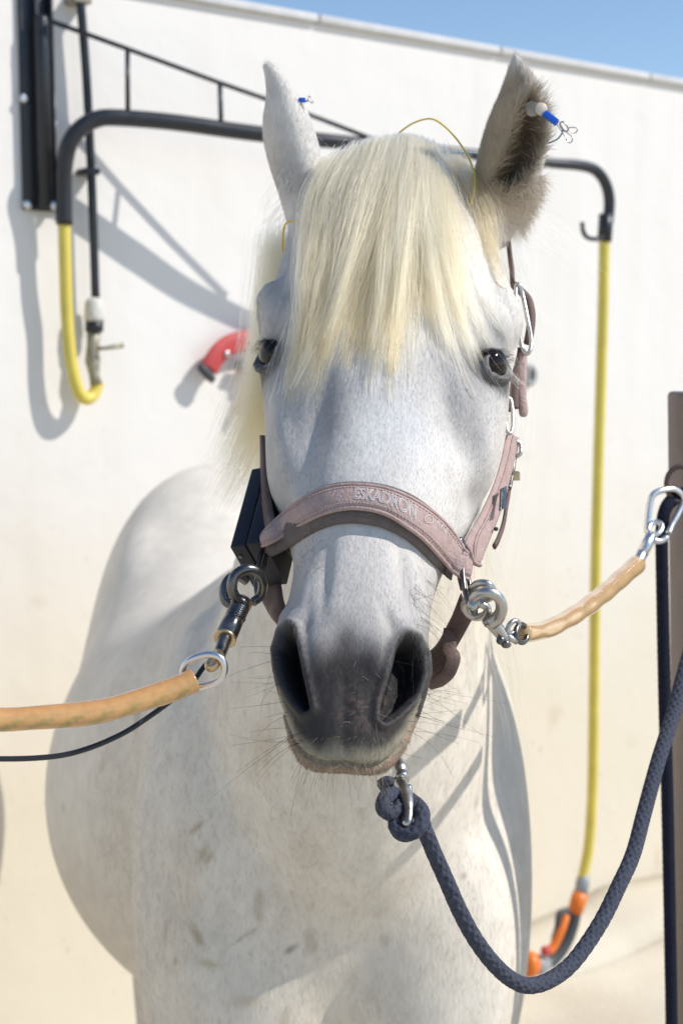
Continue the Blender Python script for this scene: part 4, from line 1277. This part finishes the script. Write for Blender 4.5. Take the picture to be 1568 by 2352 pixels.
# ------------------------------------------------------------------ left tie: panic snap, link, sleeve
snap = thing('panic_snap', 'worn dark steel panic snap hooked to the left ring of the halter', 'snap hook', P(565, 1400, 1.12))
def wirepath(name, pts, r, mat, parent, n=40, closed=False, seg=10, flat=1.0):
    return mk(name, tube(catmull(PP(pts), n, closed), r, seg, closed, flat=flat), mat, parent)
wirepath('front_jaw', [(566, 1386, 1.112), (545, 1376, 1.108), (533, 1352, 1.104), (540, 1322, 1.104), (566, 1307, 1.106), (592, 1314, 1.112), (604, 1340, 1.12), (598, 1368, 1.126), (580, 1384, 1.122)], np.r_[np.full(18, .0042), np.linspace(.0042, .0036, 22)], M['gunmetal'], snap, 40)
wirepath('rear_jaw', [(540, 1392, 1.128), (518, 1380, 1.128), (515, 1352, 1.130), (526, 1330, 1.134), (545, 1322, 1.14), (566, 1334, 1.146)], .0040, M['gunmetal'], snap, 30)
ax0, ax1 = P(556, 1383, 1.118), P(517, 1466, 1.085)
axd = nrm(ax1 - ax0); axl = np.linalg.norm(ax1 - ax0)
mk('collar', lathe(ax0, axd, [(-.001, .0068), (.0005, .0086), (.003, .0086), (.0045, .0074)], 20), M['brass'], snap)
prof = [(.0045, .0078)]
for k in range(6):
    z_ = .0085 + k * .0024
    prof += [(z_, .0080), (z_ + .0004, .0070), (z_ + .0011, .0070), (z_ + .0015, .0080)]
prof += [(.0245, .0082), (axl - .001, .0084)]
mk('sleeve', lathe(ax0, axd, prof, 20), M['gunmetal'], snap)
mk('collar', lathe(ax1, axd, [(-.0012, .0086), (-.0004, .0091), (.0008, .0091), (.0012, .0080)], 20), M['brass'], snap)
wirepath('shank', [(519, 1460, 1.086), (508, 1492, 1.072), (499, 1515, 1.062), (488, 1528, 1.056)], np.linspace(.0056, .0042, 30), M['gunmetal'], snap, 30)
wirepath('shank_eye', [(498, 1500, 1.064), (489, 1515, 1.058), (480, 1528, 1.054), (486, 1534, 1.050), (497, 1524, 1.050), (505, 1508, 1.056)], .0034, M['brass'], snap, 30, True)

def sleeve_tube(path_px, n, r, base, alt, name, parent, phase=0.0, pitch=.021):
    p = resample(catmull(PP(path_px), 80), n)
    seg = 20
    Vt, Ft = tube(p, r, seg)
    o = mk(name, (Vt, Ft), M['hosesleeve'], parent)
    s_ = np.concatenate([[0], np.cumsum(np.linalg.norm(np.diff(p, axis=0), axis=1))])
    th = np.linspace(0, 2 * math.pi, seg, endpoint=False)
    Sg = np.repeat(s_, seg); Tg = np.tile(th, n)
    Sg = np.concatenate([Sg, [0, s_[-1]]]); Tg = np.concatenate([Tg, [0, 0]])
    # the twisted chain inside shows through the lower front as a row of slanted links
    nz = vnoise(Vt, 300, 31)
    nv_ = nrm(Vt - np.concatenate([np.repeat(p, seg, 0), p[:1], p[-1:]]))
    fr_ = nv_ @ nrm(-FW * .8 - UP * .55)
    band = sstep(.55, .95, fr_)
    links = .5 + .5 * np.sin(2 * math.pi * Sg / pitch + 2.2 * (nv_ @ UP) * 2 + phase)
    f_ = np.clip(band * sstep(.35, .9, links) * (.55 + .8 * nz), 0, 1) * .85
    cc = np.array(base) * (1 - f_[:, None]) + np.array(alt) * f_[:, None]
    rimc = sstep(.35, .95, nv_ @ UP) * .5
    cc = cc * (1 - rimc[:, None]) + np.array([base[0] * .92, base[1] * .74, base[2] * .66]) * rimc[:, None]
    set_col(o.data, np.clip(cc * (1 - .2 * (nz[:, None] - .5)), 0, 1))
    return o
M['hosesleeve'] = material('amber_pvc_sleeve', (.55, .34, .15), 0.22, 0, 0.5, attr=True, coat=.6)
tieL = thing('cross_tie', 'amber plastic sleeved chain running off to the left, below the black case', 'tie', P(300, 1618, 1.02), 'cross ties holding the horse')
sleeve_tube([(446, 1563, 1.046), (415, 1577, 1.042), (380, 1590, 1.038), (300, 1615, 1.026), (240, 1632, 1.018), (170, 1642, 1.01), (90, 1648, 1.0), (0, 1653, .99), (-130, 1648, .975)], 260, np.r_[np.linspace(.0092, .0086, 12), np.full(248, .0086)] + .0003 * np.sin(np.arange(260) * .06), (.56, .31, .115), (.30, .24, .075), 'sleeve', tieL)
lk = mk('link', ring_tube(P(468, 1541, 1.050), nrm(P(515, 1530, 1.045) - P(425, 1555, 1.052)), nrm(P(480, 1580, 1.052) - P(462, 1503, 1.048)), .0165, .0115, .0027, 44, 12, 2.3), M['zinc'], tieL)
tieR = thing('cross_tie', 'lighter amber sleeved chain rising to the right, up to the brown post', 'tie', P(1326, 1408, 1.3), 'cross ties holding the horse')
sleeve_tube([(1200, 1455, 1.125), (1235, 1450, 1.17), (1268, 1440, 1.21), (1326, 1408, 1.30), (1385, 1364, 1.41), (1424, 1330, 1.49), (1460, 1298, 1.56)], 200, np.linspace(.0074, .0102, 200) + .0003 * np.sin(np.arange(200) * .2), (.58, .38, .18), (.46, .40, .25), 'sleeve', tieR, 1.0, .017)
mk('link', ring_tube(P(1197, 1455, 1.12), nrm(P(1217, 1452, 1.13) - P(1175, 1458, 1.11)), nrm(P(1199, 1476, 1.118) - P(1195, 1434, 1.122)), .0082, .0072, .0022, 36, 10), M['gunmetal'], tieR)
mk('link', ring_tube(P(1178, 1440, 1.115), nrm(P(1196, 1430, 1.12) - P(1160, 1448, 1.11)), UP, .0062, .0045, .0020, 30, 10), M['steel'], tieR)
# right snap
snr = thing('swivel_snap', 'bright nickel swivel snap clipped to the right ring of the halter', 'snap hook', P(1120, 1400, 1.11))
wirepath('swivel_eye', [(1080, 1372, 1.120), (1084, 1350, 1.112), (1102, 1339, 1.104), (1122, 1343, 1.102), (1131, 1358, 1.106), (1126, 1372, 1.115), (1104, 1378, 1.122)], .0031, M['steel'], snr, 40, True)
wirepath('hook', [(1090, 1392, 1.104), (1088, 1374, 1.098), (1104, 1362, 1.092), (1128, 1362, 1.090), (1146, 1376, 1.092), (1151, 1398, 1.096), (1143, 1418, 1.102), (1126, 1430, 1.106)], np.r_[np.full(30, .0043), np.linspace(.0043, .006, 20)], M['steel'], snr, 50)
mk('swivel_pin', lathe(P(1086, 1390, 1.100), -RT * .2 - FW + UP * .2, [(-.004, .0042), (.0035, .0045), (.0045, .0035), (.0050, .0015)], 18), M['steel'], snr)
wirepath('lower_eye', [(1066, 1392, 1.118), (1076, 1380, 1.112), (1098, 1386, 1.108), (1118, 1396, 1.110), (1114, 1411, 1.116), (1094, 1418, 1.122), (1074, 1410, 1.122)], .0032, M['steel'], snr, 40, True)
b0, b1 = P(1124, 1423, 1.108), P(1164, 1472, 1.115)
bd = nrm(b1 - b0); blen = np.linalg.norm(b1 - b0)
pr = [(-.002, .0060), (.002, .0066), (.004, .0056)]
for k in range(8):
    z_ = .0045 + k * (blen - .006) / 8
    pr += [(z_, .0054 - k * .00012), (z_ + .0008, .0058 - k * .00012), (z_ + .0016, .0054 - k * .00012)]
pr += [(blen, .0046)]
mk('barrel', lathe(b0, bd, pr, 18), M['steel'], snr)
mk('swivel_fork', join(tube(PP([(1158, 1458, 1.112), (1172, 1466, 1.112), (1186, 1474, 1.114)]), .0026, 8), tube(PP([(1150, 1462, 1.114), (1160, 1474, 1.114), (1168, 1484, 1.116)]), .0024, 8)), M['steel'], snr, kind='stuff')
for x, y in ((1149, 1471), (1160, 1479)):
    mk('rivet_head', ellipsoid(P(x, y, 1.108), [FW, RT, UP], (.0030, .0036, .0036), 10, 14), M['gunmetal'], snr)

# ------------------------------------------------------------------ post at the right with ring, carabiner and hanging rope
PT0, PT1 = P(1551, 901, 1.70), P(1566, 2351, 1.79)
pdir = nrm(PT1 - PT0)
pl = (PT0[2] + .02) / -pdir[2]
pw, pwy = .050, .050
post = thing('hitching_post', 'brown painted steel post with a welded ring, cut off by the right edge', 'post', PT0 + pdir * pl + RT * pw)
mk('shaft', box(PT0 + pdir * pl / 2 + RT * pw, RT, np.cross(pdir, RT), pdir, pw, pwy, pl / 2, .006), M['post'], post)
mk('tie_ring', ring_tube(P(1562, 1112, 1.645), RT, UP, .0165, .0205, .0031, 44, 10), M['post'], post)
cb = thing('carabiner', 'zinc plated carabiner hanging from the ring of the brown post', 'carabiner', P(1515, 1190, 1.63))
wirepath('hook_body', [(1530, 1234, 1.625), (1515, 1243, 1.622), (1496, 1238, 1.62), (1485, 1222, 1.62), (1486, 1195, 1.622), (1491, 1158, 1.626), (1499, 1136, 1.628), (1520, 1126, 1.632), (1546, 1124, 1.64), (1564, 1136, 1.645), (1570, 1152, 1.645)], .0037, M['zinc'], cb, 60)
wirepath('gate', [(1568, 1156, 1.643), (1556, 1180, 1.638), (1542, 1205, 1.632), (1534, 1225, 1.626)], .0036, M['zinc'], cb, 24)
c0_, c1_ = P(1462, 1295, 1.575), P(1506, 1208, 1.612)
cd = nrm(c1_ - c0_); cl_ = np.linalg.norm(c1_ - c0_)
se = thing('swivel_snap', 'zinc plated swivel end joining the carabiner to the right amber tie', 'snap hook', c0_)
mk('barrel', lathe(c0_, cd, [(-.006, .006), (.008, .0066), (.012, .0060), (.017, .0062), (.018, .0050), (.0185, .0050), (.019, .0066), (cl_ * .72, .0066), (cl_ * .76, .005)], 18), M['zinc'], se)
mk('swivel_eye', ring_tube(c1_ - cd * .004, cd, nrm(np.cross(cd, RT * .4 + FW)), .0105, .0070, .0030, 34, 10), M['zinc'], se)
hp = resample(catmull(PP([(1640, 1080, 1.76), (1606, 1112, 1.70), (1572, 1134, 1.665), (1543, 1148, 1.650), (1526, 1172, 1.642), (1519, 1215, 1.645), (1519, 1281, 1.65), (1525, 1605, 1.68), (1532, 1864, 1.70), (1541, 2351, 1.74), (1546, 2900, 1.80)]), 200), 420)
mk('hanging_rope', tube(hp, .0086, 12, flat=.8, braid=(4, .009, .05)), M['navy_dark'], None, label='dark navy rope hanging straight down from the ring of the brown post', cat='rope', loc=hp[200])

# ------------------------------------------------------------------ navy lead rope with its snap
lead = thing('lead_rope', 'navy braided lead rope knotted under the chin and looping down to the right', 'rope', P(1090, 2150, 1.08))
lp = [(962, 1893, 1.046), (979, 1917, 1.05), (997, 1961, 1.054), (1026, 2026, 1.06), (1055, 2092, 1.068), (1088, 2153, 1.078), (1128, 2208, 1.09), (1171, 2248, 1.105), (1212, 2264, 1.12), (1262, 2251, 1.14), (1317, 2208, 1.165), (1378, 2120, 1.20), (1420, 2035, 1.23), (1453, 1961, 1.26), (1479, 1864, 1.295), (1511, 1747, 1.34), (1544, 1643, 1.385), (1568, 1553, 1.42), (1600, 1440, 1.48), (1640, 1310, 1.56), (1660, 1240, 1.62)]
lpp = resample(catmull(PP(lp), 200), 1050)
mk('rope', tube(lpp, np.linspace(.0057, .0075, 1050), 32, braid=(7, .0105, .13)), M['navy'], lead)
kp = [(990, 1945, 1.056), (974, 1905, 1.050), (966, 1872, 1.046), (950, 1852, 1.052), (934, 1852, 1.064), (916, 1868, 1.056), (908, 1894, 1.044), (922, 1914, 1.036), (948, 1912, 1.034), (966, 1892, 1.036), (968, 1864, 1.044), (948, 1842, 1.06), (926, 1830, 1.066), (902, 1824, 1.058), (884, 1834, 1.046), (880, 1856, 1.042), (896, 1868, 1.044), (916, 1856, 1.05), (920, 1832, 1.066), (906, 1812, 1.074), (890, 1800, 1.074), (876, 1808, 1.076)]
kpp = resample(catmull(PP(kp), 200), 420)
mk('knot', tube(kpp, .0056, 28, braid=(6, .0095, .12)), M['navy'], lead)
hk = thing('lead_snap', 'polished steel trigger snap between the chin strap and the navy knot', 'snap hook', P(926, 1830, 1.07))
h0, h1 = P(915, 1752, 1.095), P(926, 1812, 1.068)
mk('swivel', lathe(h0, h1 - h0, [(0, .0050), (.006, .0058), (.012, .0058), (.0125, .0048), (.0142, .0048), (.0148, .0062), (.019, .0062), (.021, .0055)], 20), M['steel'], hk)
wirepath('hook_shank', [(918, 1802, 1.070), (930, 1822, 1.058), (938, 1850, 1.046), (938, 1878, 1.038), (934, 1892, 1.036), (930, 1882, 1.042)], np.r_[np.linspace(.0062, .0040, 16), np.full(20, .0036)], M['steel'], hk, 36)
wirepath('hook_shank', [(938, 1806, 1.064), (941, 1840, 1.054), (940, 1868, 1.044)], .0026, M['steel'], hk, 20)

# ------------------------------------------------------------------ wires and ear clips
def wire(name, pts, r, mat, label, cat):
    p = catmull(PP(pts), 60)
    return mk(name, tube(p, r, 8), mat, None, label=label, cat=cat, loc=p[30])
wire('yellow_wire', [(898, 324, 1.385), (925, 298, 1.375), (955, 280, 1.37), (990, 273, 1.365), (1020, 290, 1.36), (1050, 322, 1.35), (1074, 360, 1.345), (1088, 400, 1.335), (1088, 440, 1.325), (1080, 470, 1.32)], .0009, M['yellowwire'], 'thin yellow wire arched over the top of the forelock', 'wire')
wire('yellow_wire', [(650, 600, 1.36), (649, 560, 1.355), (652, 524, 1.345), (662, 510, 1.335), (690, 507, 1.325), (720, 516, 1.315)], .0009, M['yellowwire'], 'short yellow wire bent at the base of the left ear', 'wire')
wire('blue_wire', [(985, 342, 1.41), (1020, 347, 1.405), (1055, 350, 1.40), (1095, 353, 1.395)], .0008, M['tealwire'], 'thin teal wire crossing behind the forelock towards the right ear', 'wire')
wire('blue_wire', [(1290, 290, 1.31), (1290, 305, 1.315), (1278, 320, 1.325), (1258, 329, 1.335)], .0008, M['tealwire'], 'short teal wire curving down from the blue clip of the right ear', 'wire')
cr = thing('ear_clip', 'blue tipped spring clip with two cream discs gripping the right ear', 'clip', P(1245, 255, 1.31), 'clips on the ears')
mk('grey_pad', lathe(P(1222, 249, 1.315), -FW, [(-.004, .0070), (.0, .0070), (.0008, .0062)], 24), M['disc2'], cr)
mk('grey_pad', box(P(1234, 252, 1.315), RT - UP * .1, UP, FW, .006, .0045, .0010, .0004), M['disc2'], cr)
mk('cream_disc', lathe(P(1241, 251, 1.311), -FW + RT * .1, [(-.0005, .0058), (.0022, .0058), (.0028, .0052)], 24), M['disc'], cr)
bx0, bx1 = P(1251, 261, 1.309), P(1277, 281, 1.303)
bu = nrm(bx1 - bx0); bv_ = nrm(np.cross(bu, FW))
mk('blue_sleeve', box((bx0 + bx1) / 2, bu, bv_, np.cross(bu, bv_), np.linalg.norm(bx1 - bx0) / 2 + .001, .0030, .0022, .0009), M['blueplastic'], cr)
mk('blue_sleeve', box((bx0 + bx1) / 2 + FW * .006 + UP * .002 + RT * .001, bu, bv_, np.cross(bu, bv_), np.linalg.norm(bx1 - bx0) / 2 + .001, .0028, .0020, .0009), M['blueplastic'], cr)
wirepath('spring_coil', [(1286, 282, 1.300), (1292, 280, 1.298), (1300, 288, 1.298), (1304, 298, 1.300), (1298, 302, 1.304), (1290, 296, 1.306), (1285, 288, 1.304)], .0008, M['steel'], cr, 40, True, 7)
wirepath('finger_loop', [(1277, 285, 1.302), (1288, 300, 1.300), (1298, 315, 1.298), (1301, 324, 1.298), (1308, 328, 1.298), (1314, 321, 1.298), (1311, 312, 1.299), (1296, 300, 1.300), (1286, 284, 1.302)], .00055, M['steel'], cr, 50, False, 6)
wirepath('finger_loop', [(1303, 296, 1.302), (1308, 293, 1.302), (1320, 293, 1.303), (1325, 297, 1.303), (1321, 305, 1.303), (1312, 304, 1.302), (1307, 297, 1.302)], .00055, M['steel'], cr, 40, False, 6)
cl = thing('ear_clip', 'tiny blue spring clip on the edge of the left ear', 'clip', P(697, 232, 1.365), 'clips on the ears')
mk('blue_sleeve', box(P(694, 230, 1.36), RT + UP * .0, UP, FW, .0032, .0021, .0022, .0007), M['blueplastic'], cl)
mk('felt_pad', box(P(692, 241, 1.362), UP + RT * -.5, RT, FW, .0032, .0012, .0022, .0005), M['disc'], cl)
wirepath('finger_loop', [(700, 232, 1.36), (708, 228, 1.36), (708, 221, 1.36), (714, 223, 1.36), (718, 231, 1.36), (717, 237, 1.36), (710, 232, 1.36), (702, 234, 1.36)], .0005, M['steel'], cl, 40, False, 6)
cbp = catmull(PP([(560, 1420, 1.13), (520, 1480, 1.12), (470, 1530, 1.10), (446, 1562, 1.09), (400, 1604, 1.08), (340, 1648, 1.07), (280, 1686, 1.06), (200, 1720, 1.05), (120, 1738, 1.045), (0, 1743, 1.04), (-140, 1735, 1.03)]), 120)
mk('black_cable', tube(cbp, .0021, 10), M['cable'], None, label='thin black cable sagging below the left amber tie', cat='cable', loc=cbp[60])

# ------------------------------------------------------------------ fittings on the wall
def WPP(lst):
    return np.array([WP(*t) for t in lst])
def uz(px, py, h=0.0):
    p = WP(px, py, h) - W0
    return p @ WU, p[2]
boom = thing('wash_boom', 'black steel swivel boom with a truss rod, bracketed to the white wall', 'boom', WP(100, 300, .05))
uA, _ = uz(45, 240); uB, _ = uz(122, 240); _, zt = uz(80, -30); _, zb = uz(80, 484)
def wbox(u0, u1, z0, z1, h0, h1, bev=.002):
    return box(wpt((u0 + u1) / 2, (z0 + z1) / 2, (h0 + h1) / 2), WU, WN, [0, 0, 1], (u1 - u0) / 2, (h1 - h0) / 2, (z1 - z0) / 2, bev)
wd_ = uB - uA
mk('back_plate', wbox(uA, uB, zb, zt, .001, .012), M['blacksteel'], boom)
mk('channel_side', wbox(uA + wd_ * .34, uA + wd_ * .42, zb + .004, zt - .01, .0122, .032), M['blacksteel'], boom)
mk('channel_side', wbox(uA + wd_ * .80, uA + wd_ * .88, zb + .004, zt - .01, .0122, .032), M['blacksteel'], boom)
hu, _ = uz(118, 260, .07)
mk('hinge_tube', lathe(wpt(hu, zb + .004, .034), [0, 0, 1], [(0, .016), (zt - zb - .08, .016), (zt - zb - .07, .012)], 18), M['blacksteel'], boom)
for x, y, h_ in ((55, 226, .0125), (63, 470, .0125), (126, 472, .050)):
    mk('bolt_head', lathe(WP(x, y, h_), WN, [(0, .011), (.006, .010), (.008, .005)], 12), M['zinc'], boom)
bp_ = [(148, 516, .060), (147, 450, .062), (148, 385, .070), (160, 330, .083), (186, 294, .094), (222, 274, .105), (265, 270, .118), (400, 281, .152), (590, 307, .20), (800, 328, .257), (1060, 352, .315), (1260, 374, .333), (1330, 380, .333), (1366, 391, .33), (1388, 418, .33), (1398, 455, .33), (1396, 500, .33), (1387, 550, .33)]
bpt = resample(catmull(WPP(bp_), 150), 150)
bx_ = proj(bpt)[0]
br = np.interp(bx_, [100, 600, 1250, 1400], [.0185, .0180, .0125, .0150])
mk('boom_tube', tube(bpt, br, 16), M['blacksteel'], boom)
mk('truss_rod', tube(WPP([(116, 48, .060), (293, 112, .108), (505, 190, .165), (690, 255, .215), (872, 326, .262)]), .0055, 10), M['blacksteel'], boom)
for a, b in (((293, 114, .110), (294, 262, .124)), ((505, 192, .167), (508, 288, .178))):
    mk('truss_strut', tube(WPP([a, b]), .0055, 8), M['blacksteel'], boom)
mk('hose_clamp', tube(WPP([(1391, 492, 0.330), (1387, 555, 0.330)]), .0195, 14), M['blacksteel'], boom)
mk('hanging_hook', tube(catmull(WPP([(1385, 543, 0.340), (1366, 549, 0.350), (1347, 545, 0.360), (1338, 530, 0.365), (1336, 511, 0.370)]), 24), .0062, 8), M['blacksteel'], boom)
pt = catmull(WPP([(148, 512, .060), (150, 600, .058), (153, 700, .052), (160, 800, .055), (171, 868, .056), (184, 905, .054), (200, 916, .050), (216, 905, .046), (226, 878, .043)]), 70)
mk('yellow_hose', tube(pt, .0140, 14), M['yellowhose'], None, label='short yellow hose looping from the black boom to the wall tap', cat='hose', loc=pt[30])
pt2 = catmull(WPP([(1387, 548, 0.330), (1384, 700, 0.330), (1378, 900, 0.330), (1372, 1100, 0.330), (1366, 1350, 0.330), (1363, 1600, 0.330), (1360, 1800, 0.330), (1352, 1935, 0.330), (1338, 2014, 0.330)]), 90)
mk('yellow_hose', tube(pt2, .0150, 14), M['yellowhose'], None, label='long yellow hose hanging down from the far end of the boom', cat='hose', loc=pt2[40])
# spray gun
gun = thing('spray_gun', 'orange and grey garden spray gun hanging on the long yellow hose', 'spray gun', WP(1290, 2130, 0.330))
mk('hose_connector', tube(WPP([(1340, 2006, 0.330), (1337, 2030, 0.330), (1332, 2054, 0.330)]), np.array([.015, .020, .018]), 16), M['greyp'], gun)
mk('quick_coupling', tube(WPP([(1333, 2050, 0.330), (1326, 2072, 0.330), (1319, 2098, 0.330)]), np.array([.021, .0225, .0195]), 16), M['orange'], gun)
mk('handle', tube(catmull(WPP([(1320, 2092, 0.330), (1312, 2130, 0.330), (1296, 2170, 0.330), (1270, 2205, 0.330), (1248, 2216, 0.330)]), 20), np.linspace(.0185, .0165, 20), 14), M['darkgrey'], gun)
mk('trigger', tube(catmull(WPP([(1298, 2104, 0.340), (1288, 2135, 0.350), (1272, 2170, 0.350), (1258, 2188, 0.350)]), 16), .0105, 12, flat=1.2), M['orange'], gun)
mk('trigger_guard', tube(catmull(WPP([(1304, 2092, 0.335), (1284, 2098, 0.340), (1279, 2130, 0.340), (1270, 2160, 0.340)]), 16), .0085, 10), M['darkgrey'], gun)
mk('lock_button', ellipsoid(WP(1252, 2184, 0.350), [WU, WN, [0, 0, 1]], (.014, .014, .014), 10, 14), M['red'], gun)
mk('nozzle_head', tube(WPP([(1256, 2214, 0.330), (1236, 2216, 0.330), (1218, 2216, 0.330)]), np.array([.018, .029, .031]), 18), M['greyp'], gun)
mk('nozzle_ring', tube(WPP([(1219, 2216, 0.330), (1210, 2215, 0.330), (1200, 2213, 0.330)]), np.array([.035, .037, .034]), 20), M['orange'], gun)
# water pipe and tap
pipe = thing('water_pipe', 'black water pipe running down the white wall to a brass tap', 'pipe', WP(212, 500, .04))
mk('riser', tube(catmull(WPP([(184, -20, .04), (186, 10, .04), (199, 180, .04), (211, 420, .04), (220, 690, .04)]), 30), .0098, 12), M['blacksteel'], pipe)
mk('pipe_clip', wbox(*(lambda a: (a[0] - .022, a[0] + .012, a[1] - .007, a[1] + .007))(uz(205, 396, .02)), .001, .05), M['blacksteel'], pipe)
mk('pipe_clip', wbox(*(lambda a: (a[0] - .03, a[0] + .012, a[1] - .008, a[1] + .012))(uz(186, 4, .02)), .001, .05), M['grime'], pipe)
mk('union_nut', tube(WPP([(218, 684, .04), (217, 694, .04), (217, 730, .04), (217, 738, .04)]), np.array([.013, .021, .023, .022]), 14), M['whitefit'], pipe)
mk('lock_ring', tube(WPP([(217, 738, .04), (217, 762, .04)]), .0205, 14), M['blacksteel'], pipe)
mk('tap_body', tube(WPP([(216, 762, .04), (214, 790, .04), (213, 830, .04), (217, 862, .042), (222, 884, .05)]), np.array([.016, .014, .017, .012, .014]), 14), M['grime'], pipe)
mk('tap_lever', tube(WPP([(222, 800, .05), (240, 800, .07), (262, 796, .075), (284, 793, .075)]), np.array([.005, .004, .006, .006]), 8, flat=.5), M['grime'], pipe)
# red holder, partly hidden by the head
rd = thing('hose_hanger', 'red plastic hanger with grey band on the wall, half hidden behind the left eye', 'hanger', WP(550, 850, .06))
arc = catmull(WPP([(480, 848, 0.038), (494, 822, 0.038), (515, 800, 0.037), (545, 786, 0.036), (590, 780, 0.033), (640, 785, 0.029)]), 26)
mk('curved_arm', tube(arc, .025, 12, flat=.35), M['red'], rd)
mk('rubber_tip', tube(WPP([(478, 852, 0.038), (470, 862, 0.038)]), .029, 12, flat=.4), M['darkgrey'], rd)
mk('rivet', lathe(WP(521, 812, 0.047), WN, [(0, .008), (.004, .007), (.005, .003)], 12), M['zinc'], rd)
mk('stem', tube(catmull(WPP([(560, 836, 0.018), (575, 850, 0.021), (590, 862, 0.023)]), 10), .022, 12), M['red'], rd)
mk('grey_band', tube(WPP([(560, 872, 0.023), (592, 878, 0.023)]), .012, 10), M['disc2'], rd)
mk('tongue', tube(catmull(WPP([(580, 850, 0.023), (574, 885, 0.023), (562, 920, 0.023), (546, 952, 0.023)]), 16), np.linspace(.020, .012, 16), 10, flat=.5), M['red'], rd)
mk('rubber_tip', tube(WPP([(548, 838, 0.029), (588, 846, 0.029)]), .012, 8), M['darkgrey'], rd)
an = WP(1216, 862, .012)
mk('wall_anchor', ring_tube(an, WU, [0, 0, 1], .018, .024, .009, 24, 8), M['greyp'], None, label='small round grey anchor on the wall, right of the horse\'s right eye', cat='anchor', loc=an)
